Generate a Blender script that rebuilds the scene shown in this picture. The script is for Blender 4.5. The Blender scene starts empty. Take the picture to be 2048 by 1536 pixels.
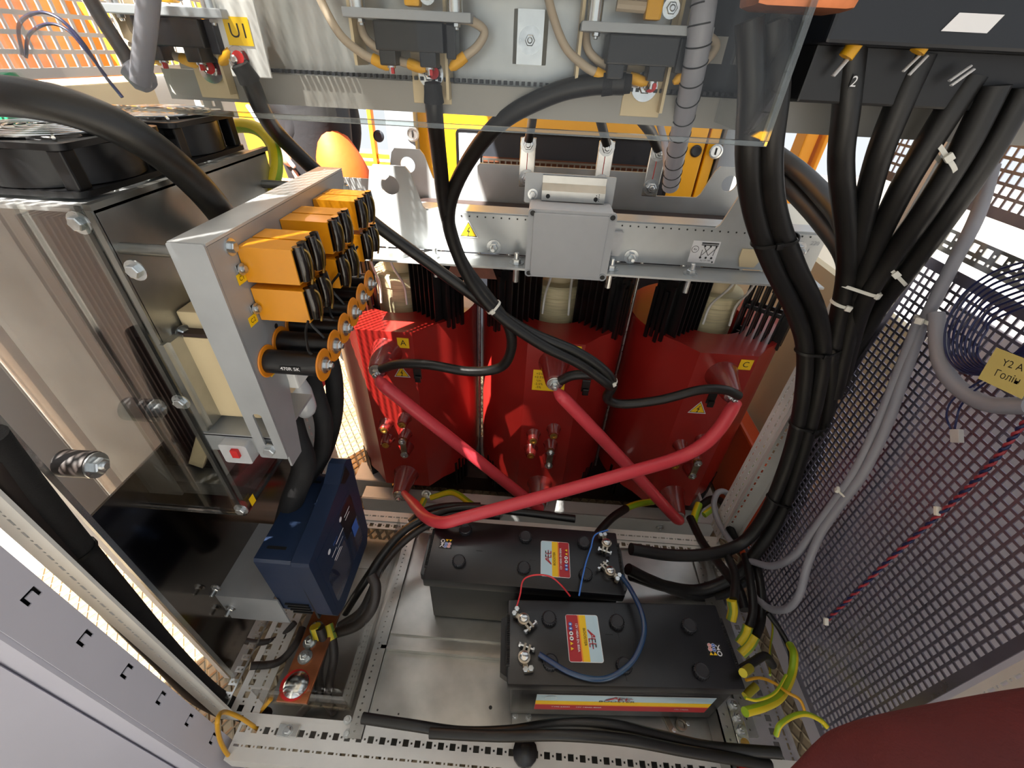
import bpy, bmesh, math, random
from mathutils import Vector, Matrix, Quaternion
from mathutils.geometry import tessellate_polygon
random.seed(7)
scene = bpy.context.scene
col = scene.collection
# ------------------------------------------------------------------ camera
CF, CX, CY = 865.0, 1024.0, 768.0          # focal length in pixels of the 2048 wide photograph
_Y = Vector((66, -658, 865)).normalized()
_D = Vector((-59, 1132, 865)); _D = (_D - _Y * _D.dot(_Y)).normalized()
_Z = -_D; _X = _Y.cross(_Z)
CAM = Vector((0, -.27, 1.17))
RW = Matrix((_X, _Y, _Z))                   # camera (x right, y down, z forward) -> world
cd = bpy.data.cameras.new('camera'); cam = bpy.data.objects.new('camera', cd); col.objects.link(cam)
cd.sensor_fit = 'HORIZONTAL'; cd.sensor_width = 36; cd.lens = CF / 2048 * 36; cd.clip_start = .01; cd.clip_end = 200
cam.matrix_world = Matrix.Translation(CAM) @ (RW @ Matrix(((1, 0, 0), (0, -1, 0), (0, 0, -1)))).to_4x4()
scene.camera = cam
# ------------------------------------------------------------------ sky, sun, exposure
w = bpy.data.worlds.new('world'); scene.world = w; w.use_nodes = True
bg = w.node_tree.nodes['Background']; bg.inputs[0].default_value = (.90, .95, 1, 1); bg.inputs[1].default_value = 1.15
sd = bpy.data.lights.new('sun', 'SUN'); sd.energy = 52; sd.angle = .0085; sd.color = (1, .95, .88)
sun = bpy.data.objects.new('sun', sd); col.objects.link(sun)
SUND = Vector((.30, .35, -.89)).normalized()
sun.rotation_euler = SUND.to_track_quat('-Z', 'Y').to_euler()
vs = scene.view_settings
vs.view_transform = 'Standard'; vs.look = 'None'; vs.gamma = 1; vs.use_curve_mapping = False
vs.exposure = -.18
# ------------------------------------------------------------------ helpers
def at(px, py, x=None, y=None, z=None):
    """Point of the scene on a plane x/y/z = const seen along one ray of the photograph."""
    r = RW @ Vector(((px - CX) / CF, (py - CY) / CF, 1))
    t = (x - CAM.x) / r.x if x is not None else (y - CAM.y) / r.y if y is not None else (z - CAM.z) / r.z
    return CAM + r * t
def lin(c):
    return tuple(((v / 12.92) if v <= .04045 else ((v + .055) / 1.055) ** 2.4) for v in c)
def hexc(h):
    return lin(tuple(int(h[i:i + 2], 16) / 255 for i in (0, 2, 4)))
MATS = {}
def mat(name, color, rough=.5, metal=0., var=.0, scale=30., bump=0., bscale=200., stretch=None, coat=0., spec=None, streak=None):
    """Procedural principled material: base colour varied by noise, fine bump."""
    m = bpy.data.materials.new(name); m.use_nodes = True; nt = m.node_tree; b = nt.nodes['Principled BSDF']
    c = hexc(color) if isinstance(color, str) else color
    b.inputs['Roughness'].default_value = rough; b.inputs['Metallic'].default_value = metal
    if coat: b.inputs['Coat Weight'].default_value = coat
    if spec is not None: b.inputs['Specular IOR Level'].default_value = spec
    tc = nt.nodes.new('ShaderNodeTexCoord'); mp = nt.nodes.new('ShaderNodeMapping')
    nt.links.new(tc.outputs['Object'], mp.inputs[0])
    if stretch: mp.inputs['Scale'].default_value = stretch
    n = nt.nodes.new('ShaderNodeTexNoise'); n.inputs['Scale'].default_value = scale; n.inputs['Detail'].default_value = 4
    nt.links.new(mp.outputs[0], n.inputs[0])
    r = nt.nodes.new('ShaderNodeValToRGB'); nt.links.new(n.outputs[0], r.inputs[0])
    r.color_ramp.elements[0].position = .3; r.color_ramp.elements[1].position = .7
    c2 = hexc(streak) if streak else tuple(x * (1 - var) for x in c)
    r.color_ramp.elements[0].color = (*c2, 1); r.color_ramp.elements[1].color = (*[min(1, x * (1 + var * .4)) for x in c], 1)
    nt.links.new(r.outputs[0], b.inputs['Base Color'])
    if var and rough > .1:
        mr = nt.nodes.new('ShaderNodeMapRange'); mr.inputs[3].default_value = rough * .85; mr.inputs[4].default_value = min(1, rough * 1.2)
        nt.links.new(n.outputs[0], mr.inputs[0]); nt.links.new(mr.outputs[0], b.inputs['Roughness'])
    if bump:
        n2 = nt.nodes.new('ShaderNodeTexNoise'); n2.inputs['Scale'].default_value = bscale; nt.links.new(mp.outputs[0], n2.inputs[0])
        bp = nt.nodes.new('ShaderNodeBump'); bp.inputs['Strength'].default_value = bump; bp.inputs['Distance'].default_value = .002
        nt.links.new(n2.outputs[0], bp.inputs['Height']); nt.links.new(bp.outputs[0], b.inputs['Normal'])
    MATS[name] = m; return m
def clear_mat(name, tint, gloss, rough=.02, edge=None):
    """Clear sheet: light passes straight through, Fresnel reflection on the surface."""
    m = bpy.data.materials.new(name); m.use_nodes = True; nt = m.node_tree; nt.nodes.clear()
    o = nt.nodes.new('ShaderNodeOutputMaterial'); t = nt.nodes.new('ShaderNodeBsdfTransparent'); g = nt.nodes.new('ShaderNodeBsdfGlossy')
    t.inputs[0].default_value = (*tint, 1); g.inputs['Roughness'].default_value = rough
    f = nt.nodes.new('ShaderNodeFresnel'); f.inputs[0].default_value = 1.45
    n = nt.nodes.new('ShaderNodeTexNoise'); n.inputs['Scale'].default_value = 60
    ma = nt.nodes.new('ShaderNodeMath'); ma.operation = 'MULTIPLY'; ma.inputs[1].default_value = gloss
    x = nt.nodes.new('ShaderNodeMixShader')
    nt.links.new(f.outputs[0], ma.inputs[0]); nt.links.new(ma.outputs[0], x.inputs[0]); nt.links.new(t.outputs[0], x.inputs[1]); nt.links.new(g.outputs[0], x.inputs[2])
    nt.links.new(x.outputs[0], o.inputs[0]); MATS[name] = m; return m
def stripe_mat(name, c1, c2, scale, rough=.4, axis='Z', rot=0., width=.5):
    m = mat(name, c1, rough); nt = m.node_tree; b = nt.nodes['Principled BSDF']
    tc = nt.nodes.new('ShaderNodeUVMap'); wv = nt.nodes.new('ShaderNodeSeparateXYZ'); nt.links.new(tc.outputs[0], wv.inputs[0])
    # u runs around the wire, v along it: stripes follow the wire's length (twisted by rot)
    a = nt.nodes.new('ShaderNodeMath'); a.operation = 'MULTIPLY_ADD'; a.inputs[1].default_value = rot
    nt.links.new(wv.outputs[1], a.inputs[0]); nt.links.new(wv.outputs[0], a.inputs[2])
    s = nt.nodes.new('ShaderNodeMath'); s.operation = 'MULTIPLY'; s.inputs[1].default_value = scale; nt.links.new(a.outputs[0], s.inputs[0])
    fr = nt.nodes.new('ShaderNodeMath'); fr.operation = 'FRACT'; nt.links.new(s.outputs[0], fr.inputs[0])
    gt = nt.nodes.new('ShaderNodeMath'); gt.operation = 'GREATER_THAN'; gt.inputs[1].default_value = width; nt.links.new(fr.outputs[0], gt.inputs[0])
    mx = nt.nodes.new('ShaderNodeMix'); mx.data_type = 'RGBA'; mx.inputs[6].default_value = (*hexc(c1), 1); mx.inputs[7].default_value = (*hexc(c2), 1)
    nt.links.new(gt.outputs[0], mx.inputs[0]); nt.links.new(mx.outputs[2], b.inputs['Base Color']); return m
# galvanised sheet and painted metals
mat('galv', 'b4b5b2', .30, .88, .22, 14, .06, 90)
mat('galv_dark', '8f8f8b', .32, .85, .25, 10, .05, 90)
mat('galv_bright', 'd8d9d6', .22, .92, .12, 30, .04, 120)
mat('steel', 'd2d2d0', .18, 1., .15, 60)
mat('zinc', 'cfd3d4', .28, .95, .2, 80)
mat('plated_nickel', 'a89f90', .3, .9, .35, 60)
mat('brass', 'c9a45a', .3, .9, .3, 80)
mat('copper', 'b9714a', .34, .8, .25, 40)
mat('frame_white', 'd9d8d4', .45, .15, .06, 20)
mat('door_white', 'c2c1cc', .5, 0., .03, 8)
mat('beam_grey', 'b7bbbc', .38, .55, .10, 12, .03, 60)
mat('beam_light', 'c6c8c6', .42, .4, .08, 12)
mat('plate_grey', 'a9adb0', .42, .45, .10, 16, .03, 80)
mat('rail_grey', '97958f', .45, .15, .08, 12)
mat('box_grey', 'b4b7ba', .55, 0., .03, 30, .05, 900)
mat('box_rim', 'a2a6aa', .55, 0.)
mat('coil_red', '941f1a', .34, 0., .10, 8, .02, 30, coat=.25)
mat('bushing_red', '7d211d', .25, 0., .10, 20, coat=.5)
mat('tube_red', 'd6434d', .38, 0., .05, 20)
mat('cap_red', 'c21a1a', .4)
mat('black_plastic', '0d0d0f', .35, 0., .2, 30, .03, 300)
mat('battery_black', '17171a', .32, 0., .35, 22, .04, 400)
mat('battery_cap', '222226', .45)
mat('cable_black', '151413', .42, 0., .25, 40, .05, 400)
mat('cable_soft', '100f10', .75, 0., .2, 40, .2, 500)
mat('cable_brown', '2a2320', .5, 0., .25, 40)
mat('cable_grey', '8b8b93', .45, 0., .08, 20)
mat('cable_beige', 'b9a993', .5, 0., .08, 20)
mat('wire_blue', '1b2350', .35, 0., .1, 30)
mat('wire_bright_blue', '3f74c8', .4)
mat('wire_red', 'd0333a', .4)
mat('wire_yellow', 'd29a1e', .4)
mat('jumper_blue', '1f4560', .25, 0., .35, 14, coat=.3, streak='142452')
mat('sleeve_yellow', 'e0a512', .45)
mat('tape_pale', 'b9b6b4', .4)
mat('spiral_grey', '9a9ba3', .45, 0., .06, 20)
mat('spiral_clear', 'b6b8bb', .3, 0., .1, 40, coat=.4)
mat('tie_white', 'e2e0d6', .4)
mat('tie_black', '111111', .4)
mat('charger_blue', '1b2a44', .4, 0., .1, 20, .04, 700)
mat('charger_dark', '0d1118', .35)
mat('charger_screen', '1c2740', .12, coat=.6)
mat('print_white', 'e6e6e8', .5)
mat('print_black', '121212', .5)
mat('print_yellow', 'f0c414', .45)
mat('print_red', 'a81f28', .45)
mat('print_blue', '3a66b8', .5)
mat('print_pink', 'd98a86', .5)
mat('print_sky', 'b9d3df', .45)
mat('print_orange', 'f08a28', .45)
mat('cap_yellow', 'd98f12', .35, 0., .05, 30, coat=.2)
mat('potting', '120d0b', .2, 0., .2, 60, .25, 120, coat=.3)
mat('disc_orange', 'd98216', .45, 0., .08, 40)
mat('cream', 'd3c19b', .45, 0., .06, 12)
mat('winding_cream', 'd2c8a0', .4, 0., .22, 14, stretch=(1, 1, 14))
mat('strap_clear', 'd5d6d0', .3, coat=.3)
mat('core_dark', '3a2c28', .55, .4, .3, 40, stretch=(1, 1, 20))
mat('insulation_brown', '7d4a38', .6, 0., .3, 30)
mat('genset_yellow', 'f0ae10', .4, 0., .03, 6)
mat('genset_dark', '20242b', .5, 0., .1, 20)
mat('rust_brown', '5f3319', .7, 0., .4, 30)
mat('pillar_grey', '8b939c', .5, .2, .05, 10)
mat('vest_orange', 'd4570f', .7, 0., .08, 12, .2, 60)
mat('cloth_dark', '17161b', .8, 0., .2, 12, .3, 60)
mat('reflective', 'd8d8d4', .35, .1)
mat('skin', 'b98168', .55, 0., .1, 20)
mat('hair', '30241c', .7, 0., .2, 60)
mat('maroon_cloth', '5c2023', .85, 0., .22, 9, .5, 260)
mat('fin_brown', '4a3430', .4, .6, .25, 12, stretch=(1, 1, .2))
mat('fin_inner', '2c2624', .5, .4, .2, 20)
mat('green_plastic', '1f8a5c', .4, 0., .1, 20)
mat('tread', '9c8d72', .4, .55, .3, 8)
mat('wall_beige', 'cdbf9f', .6, 0., .06, 6)
mat('wall_white', 'd9d9d6', .6, 0., .04, 6)
mat('wire_dull_red', '96303a', .4)
mat('outside_pale', 'dfa56a', .6, 0., .25, 2.5)
mat('outside_yellow', 'e89a1c', .6, 0., .08, 3)
mat('outside_ground', '77736c', .8, 0., .1, 2)
mat('mirror_dark', '857c74', .14, 1., .15, 5, .03, 20)
mat('panel_lilac', 'dcd8e2', .6, 0., .05, 6)
mat('orange_panel', 'd9572c', .4, 0., .08, 5)
mat('note_yellow', 'cdbf74', .7, 0., .06, 20)
mat('breaker_dark', '10161f', .4, 0., .1, 20)
mat('led_tube', 'eef6f2', .3)
mat('mesh_steel', '8f8c9c', .28, .8, .12, 30)
mat('galv_matte', 'c4c6c6', .42, .4, .12, 18, .04, 90)
mat('mesh_white', 'c9cbd0', .4, .3, .05, 20)
clear_mat('acrylic', (.97, .975, .97), .55)
clear_mat('acrylic_edge', (.78, .82, .80), 3.0, .12)
stripe_mat('earth_wire', '8fb022', 'd9c21a', 2, width=.5)
stripe_mat('earth_tape', 'd8c020', '7f9c48', 3, width=.66)
stripe_mat('earth_dark', 'c9bb22', '2a2a18', 30, rot=.35)
def sh(t):
    a = [(t[i], t[i + 1]) for i in range(len(t) - 1)]; return a
class MB:
    """Collects geometry of ONE part and links it as one mesh object."""
    def __init__(s): s.v = []; s.f = []; s.mi = []; s.cur = 0; s.uv = {}
    def add(s, vs_, fs, uvs=None):
        o = len(s.v); s.v += [tuple(p) for p in vs_]
        for k, f in enumerate(fs):
            s.f.append([o + i for i in f]); s.mi.append(s.cur)
            if uvs: s.uv[len(s.f) - 1] = uvs[k]
        return s
    def box(s, x0, x1, y0, y1, z0, z1, M=None):
        P = [Vector((x, y, z)) for z in (z0, z1) for y in (y0, y1) for x in (x0, x1)]
        if M: P = [M @ p for p in P]
        return s.add(P, [(0, 2, 3, 1), (4, 5, 7, 6), (0, 1, 5, 4), (2, 6, 7, 3), (0, 4, 6, 2), (1, 3, 7, 5)])
    def cbox(s, x0, x1, y0, y1, z0, z1, c, M=None):
        """box with bevelled edges"""
        bm = bmesh.new(); bmesh.ops.create_cube(bm, size=1)
        for v in bm.verts: v.co = Vector(((x0 + x1) / 2 + v.co.x * (x1 - x0), (y0 + y1) / 2 + v.co.y * (y1 - y0), (z0 + z1) / 2 + v.co.z * (z1 - z0)))
        bmesh.ops.bevel(bm, geom=bm.edges[:], offset=c, segments=2, affect='EDGES', profile=.6)
        bm.verts.index_update(); P = [v.co.copy() for v in bm.verts]; F = [[v.index for v in f.verts] for f in bm.faces]; bm.free()
        if M: P = [M @ p for p in P]
        return s.add(P, F)
    def prism(s, poly, M, h, holes=()):
        """2D outline (with holes) extruded from z=0 to z=h in the frame M."""
        loops = [list(poly)] + [list(x) for x in holes]; flat = [p for l in loops for p in l]; n = len(flat)
        P = [M @ Vector((p[0], p[1], 0)) for p in flat] + [M @ Vector((p[0], p[1], h)) for p in flat]
        F = []
        if holes:
            for t in tessellate_polygon([[Vector((p[0], p[1], 0)) for p in l] for l in loops]):
                F.append((t[2], t[1], t[0])); F.append((t[0] + n, t[1] + n, t[2] + n))
        else:
            F.append(tuple(range(n))[::-1]); F.append(tuple(range(n, 2 * n)))
        o = 0
        for l in loops:
            k = len(l)
            for i in range(k): F.append((o + i, o + (i + 1) % k, o + (i + 1) % k + n, o + i + n))
            o += k
        return s.add(P, F)
    def lathe(s, p, d, prof, n=16, cap0=True, cap1=True):
        """profile [(radius, distance along d)] turned about the axis p + t d"""
        d = Vector(d).normalized(); q = d.to_track_quat('Z', 'Y'); p = Vector(p); P = []; F = []
        for r, h in prof:
            for i in range(n):
                a = 2 * math.pi * i / n; P.append(p + q @ Vector((r * math.cos(a), r * math.sin(a), h)))
        for j in range(len(prof) - 1):
            for i in range(n): F.append((j * n + i, j * n + (i + 1) % n, (j + 1) * n + (i + 1) % n, (j + 1) * n + i))
        if cap0: F.append(tuple(range(n))[::-1])
        if cap1: F.append(tuple(range((len(prof) - 1) * n, len(prof) * n)))
        return s.add(P, F)
    def cyl(s, p0, p1, r, r1=None, n=14):
        p0 = Vector(p0); p1 = Vector(p1); return s.lathe(p0, p1 - p0, [(r, 0), (r if r1 is None else r1, (p1 - p0).length)], n)
    def tube(s, pts, r, n=10, sub=6, smooth=True, caps=True, flat=None, closed=False):
        pts = [Vector(p) for p in pts]
        path = curve_pts(pts, sub) if smooth and len(pts) > 2 else pts
        L = len(path); rs = r if isinstance(r, (list, tuple)) else [r] * L
        if len(rs) != L:
            rs = [rs[min(len(rs) - 1, int(i / (L - 1) * (len(rs) - 1)))] * (1 - (i / (L - 1) * (len(rs) - 1)) % 1) + rs[min(len(rs) - 1, int(i / (L - 1) * (len(rs) - 1)) + 1)] * ((i / (L - 1) * (len(rs) - 1)) % 1) for i in range(L)]
        P = []; F = []; U = []; t0 = (path[1] - path[0]).normalized()
        nrm = t0.cross(Vector((0, 0, 1)));
        if nrm.length < .05: nrm = t0.cross(Vector((1, 0, 0)))
        nrm.normalize(); dist = 0; ds = []
        for i, p in enumerate(path):
            t = (path[min(i + 1, L - 1)] - path[max(i - 1, 0)]).normalized()
            nrm = (nrm - t * nrm.dot(t)).normalized(); b = t.cross(nrm)
            if i: dist += (p - path[i - 1]).length
            ds.append(dist)
            for k in range(n):
                a = 2 * math.pi * k / n; P.append(p + (nrm * math.cos(a) + b * math.sin(a) * (flat or 1)) * rs[i])
        for i in range(L - 1):
            for k in range(n):
                F.append((i * n + k, i * n + (k + 1) % n, (i + 1) * n + (k + 1) % n, (i + 1) * n + k))
                v0, v1 = ds[i] * 100, ds[i + 1] * 100; U.append(((k / n, v0), ((k + 1) / n, v0), ((k + 1) / n, v1), (k / n, v1)))
        if caps:
            F.append(tuple(range(n))[::-1]); F.append(tuple(range((L - 1) * n, L * n))); U += [[(0, 0)] * n] * 2
        return s.add(P, F, U)
    def sphere(s, c, r, seg=12, rings=8, sc=(1, 1, 1), M=None):
        P = []; F = []
        for j in range(rings + 1):
            th = math.pi * j / rings
            for i in range(seg):
                a = 2 * math.pi * i / seg; v = Vector((math.sin(th) * math.cos(a) * r * sc[0], math.sin(th) * math.sin(a) * r * sc[1], math.cos(th) * r * sc[2]))
                P.append(Vector(c) + (M @ v if M else v))
        for j in range(rings):
            for i in range(seg): F.append((j * seg + i, (j + 1) * seg + i, (j + 1) * seg + (i + 1) % seg, j * seg + (i + 1) % seg))
        return s.add(P, F)
    def holed(s, M, w, h, t, holes):
        """w x h plate (thickness t along local z) with rectangular holes [(x0,x1,y0,y1)]"""
        xs = sorted({0., w, *[v for q in holes for v in q[:2]]}); ys = sorted({0., h, *[v for q in holes for v in q[2:]]})
        xi = {v: i for i, v in enumerate(xs)}; yi = {v: i for i, v in enumerate(ys)}; nx, ny = len(xs), len(ys)
        gone = set()
        for q in holes:
            for i in range(xi[q[0]], xi[q[1]]):
                for j in range(yi[q[2]], yi[q[3]]): gone.add((i, j))
        P = [M @ Vector((x, y, z)) for z in (0, t) for y in ys for x in xs]; N = nx * ny; F = []
        id_ = lambda i, j: j * nx + i
        ok = lambda i, j: 0 <= i < nx - 1 and 0 <= j < ny - 1 and (i, j) not in gone
        for j in range(ny - 1):
            for i in range(nx - 1):
                if (i, j) in gone: continue
                a, b, c, d = id_(i, j), id_(i + 1, j), id_(i + 1, j + 1), id_(i, j + 1)
                F.append((d, c, b, a)); F.append((a + N, b + N, c + N, d + N))
                if not ok(i, j - 1): F.append((a, b, b + N, a + N))
                if not ok(i, j + 1): F.append((c, d, d + N, c + N))
                if not ok(i - 1, j): F.append((d, a, a + N, d + N))
                if not ok(i + 1, j): F.append((b, c, c + N, b + N))
        return s.add(P, F)
    def build(s, name, m, parent=None, smooth=None):
        me = bpy.data.meshes.new(name); me.from_pydata(s.v, [], s.f)
        for x in (m if isinstance(m, (list, tuple)) else [m]): me.materials.append(MATS[x] if isinstance(x, str) else x)
        if any(s.mi): me.polygons.foreach_set('material_index', s.mi)
        if s.uv:
            uv = me.uv_layers.new(name='UVMap').data
            for k, u in s.uv.items():
                for li, c in zip(me.polygons[k].loop_indices, u): uv[li].uv = c
        if smooth is not None:
            me.polygons.foreach_set('use_smooth', [True] * len(me.polygons)); me.set_sharp_from_angle(angle=math.radians(smooth))
        me.update(); o = bpy.data.objects.new(name, me); col.objects.link(o)
        if parent: o.parent = parent
        return o
def curve_pts(p, sub):
    """centripetal-like Catmull-Rom through the points"""
    q = [p[0] * 2 - p[1]] + list(p) + [p[-1] * 2 - p[-2]]; out = []
    for i in range(1, len(q) - 2):
        a, b, c, d = q[i - 1:i + 3]
        for k in range(sub):
            t = k / sub
            out.append(.5 * ((2 * b) + (c - a) * t + (2 * a - 5 * b + 4 * c - d) * t * t + (3 * b - a - 3 * c + d) * t ** 3))
    out.append(p[-1]); return out
def empty(name, label=None, cat=None, group=None, loc=(0, 0, 0)):
    o = bpy.data.objects.new(name, None); col.objects.link(o); o.location = loc; o.empty_display_size = .05
    return tag(o, label, cat, group)
def tag(o, label=None, cat=None, group=None, kind=None):
    if label: o['label'] = label
    if cat: o['category'] = cat
    if group: o['group'] = group
    if kind: o['kind'] = kind
    return o
def base(o, *parts):
    return o
def frame(origin, ux, uy):
    """4x4 frame with local x along ux, local y along uy, local z = normal"""
    ux = Vector(ux).normalized(); uy = Vector(uy); uz = ux.cross(uy).normalized(); uy = uz.cross(ux)
    M = Matrix((ux, uy, uz)).transposed().to_4x4(); M.translation = Vector(origin); return M
_tc = {}
def text_geo(t, bold=0.):
    k = (t, bold)
    if k not in _tc:
        cu = bpy.data.curves.new('t', 'FONT'); cu.body = t; cu.size = 1; cu.align_x = 'CENTER'; cu.align_y = 'CENTER'; cu.resolution_u = 3; cu.offset = bold
        o = bpy.data.objects.new('t', cu); me = o.to_mesh()
        _tc[k] = ([v.co.copy() for v in me.vertices], [tuple(p.vertices) for p in me.polygons])
        o.to_mesh_clear(); bpy.data.objects.remove(o); bpy.data.curves.remove(cu)
    return _tc[k]
def sign(name, M, w, h, items, base_m, parent=None, thick=.0006, outline=None):
    """Flat printed label: plate of w x h (or outline polygon), printed shapes laid on it. items: ('t',txt,x,y,size,mat[,stretch,rot,bold]) ('p',poly,mat) ('c',x,y,r,mat)"""
    b = MB(); mats = [base_m]; b.prism(outline or [(-w / 2, -h / 2), (w / 2, -h / 2), (w / 2, h / 2), (-w / 2, h / 2)], M, thick); z = thick
    def mi(m):
        if m not in mats: mats.append(m)
        return mats.index(m)
    for it in items:
        z += .00012
        if it[0] == 't':
            _, t, x, y, sz, m = it[:6]; st = it[6] if len(it) > 6 else 1; ro = it[7] if len(it) > 7 else 0; bo = it[8] if len(it) > 8 else 0
            V, F = text_geo(t, bo); c, s_ = math.cos(ro), math.sin(ro)
            b.cur = mi(m); b.add([M @ Vector((x + (v.x * st * c - v.y * s_) * sz, y + (v.x * st * s_ + v.y * c) * sz, z)) for v in V], F)
        elif it[0] == 'p':
            b.cur = mi(it[2]); b.add([M @ Vector((p[0], p[1], z)) for p in it[1]], [tuple(range(len(it[1])))])
        elif it[0] == 'c':
            _, x, y, r, m = it; b.cur = mi(m); b.add([M @ Vector((x + r * math.cos(a * math.pi / 8), y + r * math.sin(a * math.pi / 8), z)) for a in range(16)], [tuple(range(16))])
    return b.build(name, mats, parent)
def rect(x0, x1, y0, y1): return [(x0, y0), (x1, y0), (x1, y1), (x0, y1)]
def circ(x, y, r, n=24): return [(x + r * math.cos(2 * math.pi * i / n), y + r * math.sin(2 * math.pi * i / n)) for i in range(n)]
def rrect(x0, x1, y0, y1, r, n=5):
    out = []
    for cx_, cy_, a0 in ((x1 - r, y0 + r, -90), (x1 - r, y1 - r, 0), (x0 + r, y1 - r, 90), (x0 + r, y0 + r, 180)):
        for i in range(n + 1):
            a = math.radians(a0 + 90 * i / n); out.append((cx_ + r * math.cos(a), cy_ + r * math.sin(a)))
    return out
def bolt_geo(b, p, d, r, stud=0.0, washer=True):
    """hexagon head or nut with washer and optional projecting stud"""
    h = 0
    if washer: b.lathe(p, d, [(r * 1.75, 0), (r * 1.75, r * .25), (r * .4, r * .26)], 16, False, False); h = r * .25
    d = Vector(d).normalized()
    b.lathe(Vector(p) + d * h, d, [(r * 1.12, 0), (r * 1.12, r * .75), (r * .95, r * .9)], 6)
    if stud: b.lathe(Vector(p) + d * (h + r * .9), d, [(r * .6, 0), (r * .6, stud - r * .15), (r * .4, stud)], 10)
def bolt(p, d, r, parent, stud=0.0, m='zinc', name='bolt', washer=True):
    b = MB(); bolt_geo(b, p, d, r, stud, washer); return b.build(name, m, parent, 35)
def cable(name, pts, r, m, label, cat='cable', group=None, n=12, sub=7, parts=None, flat=None):
    o = MB().tube(pts, r, n, sub, flat=flat).build(name, m, None, 60); tag(o, label, cat, group); return o
def px(*a):
    """list of (px, py, y) -> points on planes of constant depth"""
    return [at(p[0], p[1], y=p[2]) for p in a]
# ================================================================== the setting
def tread_material():
    m = MATS['tread']; nt = m.node_tree; b = nt.nodes['Principled BSDF']; tc = nt.nodes.new('ShaderNodeTexCoord')
    hs = []
    for ang in (.6, -.6):
        mp = nt.nodes.new('ShaderNodeMapping'); mp.inputs['Rotation'].default_value = (0, 0, ang); nt.links.new(tc.outputs['Object'], mp.inputs[0])
        wv = nt.nodes.new('ShaderNodeTexWave'); wv.inputs['Scale'].default_value = 11; wv.bands_direction = 'X'; nt.links.new(mp.outputs[0], wv.inputs[0])
        p = nt.nodes.new('ShaderNodeMath'); p.operation = 'POWER'; p.inputs[1].default_value = 9; nt.links.new(wv.outputs['Fac'], p.inputs[0]); hs.append(p)
    mx = nt.nodes.new('ShaderNodeMath'); mx.operation = 'MAXIMUM'; nt.links.new(hs[0].outputs[0], mx.inputs[0]); nt.links.new(hs[1].outputs[0], mx.inputs[1])
    bp = nt.nodes.new('ShaderNodeBump'); bp.inputs['Strength'].default_value = 1; bp.inputs['Distance'].default_value = .006
    nt.links.new(mx.outputs[0], bp.inputs['Height']); nt.links.new(bp.outputs[0], b.inputs['Normal'])
tread_material()
def struct(name, b, m): return tag(b.build(name, m), kind='structure')
tag(struct('floor', MB().box(-1.6, 2.4, -1.6, 3.2, -.36, -.30), 'tread'), 'worn beige tread plate floor under the red transformer')
tag(struct('ground', MB().box(-9, 9, -9, 9, -.50, -.42), 'outside_ground'), 'pale ground outside the container')
tag(struct('sun_block_roof', MB().box(-.77, .82, -2.4, 1.30, 2.62, 2.66), 'wall_white'), 'unseen white roof panel added over the cabinet to block the sun')  # unseen roof, added and cut to size to keep direct sun off the cabinet
# left wall: solid sheet below; unseen sheets added round the perforated opening block the sun
wl = MB()
wl.box(-.80, -.77, .16, .98, -.30, 1.105); wl.box(-.80, -.77, -1.2, -.36, 1.105, 2.62); wl.box(-.80, -.77, -2.4, -1.2, -.3, 2.62); wl.box(-.80, -.77, .64, .98, 1.60, 2.62); wl.box(-.80, -.77, -1.2, .16, 1.0, 1.105)

tag(struct('wall_left', wl, 'wall_white'), 'white sheet wall left of the cabinet below the perforated opening, with added sun-blocking sheets')
tag(struct('sun_block_wall', MB().box(-1.30, -1.26, -2.2, -.26, -.30, 2.70), 'wall_white'), 'unseen white wall added beyond the open door to shade it')  # added out of view, keeps the sun off the door leaf
tag(struct('wall_right', MB().box(.95, .98, .62, 1.75, -.30, .66), 'wall_beige'), 'beige wall panel right of the transformer')
tag(struct('wall_far_right', MB().box(.86, .88, -1.0, .58, -.3, .80), 'panel_lilac'), 'lilac grey outer wall behind the perforated side panel')
tag(struct('baseboard_right', MB().box(.925, .95, .90, 1.75, -.30, .02), 'box_rim'), 'grey skirting at the foot of the beige wall')
tag(MB().cbox(.86, .92, .62, 1.45, -.29, .06, .01).build('floor_sill', 'orange_panel'), 'orange-red painted sill panel on the floor right of the transformer', 'panel')
# frames and bright yellow doors behind
def perforated(name, M, w, h, pitch, hole, m, label, margin=.012, t=.0015, parent=None):
    nx = int((w - 2 * margin) / pitch); ny = int((h - 2 * margin) / pitch)
    ox = (w - nx * pitch) / 2 + (pitch - hole) / 2; oy = (h - ny * pitch) / 2 + (pitch - hole) / 2
    hs = [(round(ox + i * pitch, 5), round(ox + i * pitch + hole, 5), round(oy + j * pitch, 5), round(oy + j * pitch + hole, 5)) for i in range(nx) for j in range(ny)]
    o = MB().holed(M, w, h, t, hs).build(name, m, parent)
    if label: tag(o, label, 'mesh panel')
    return o
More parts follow.
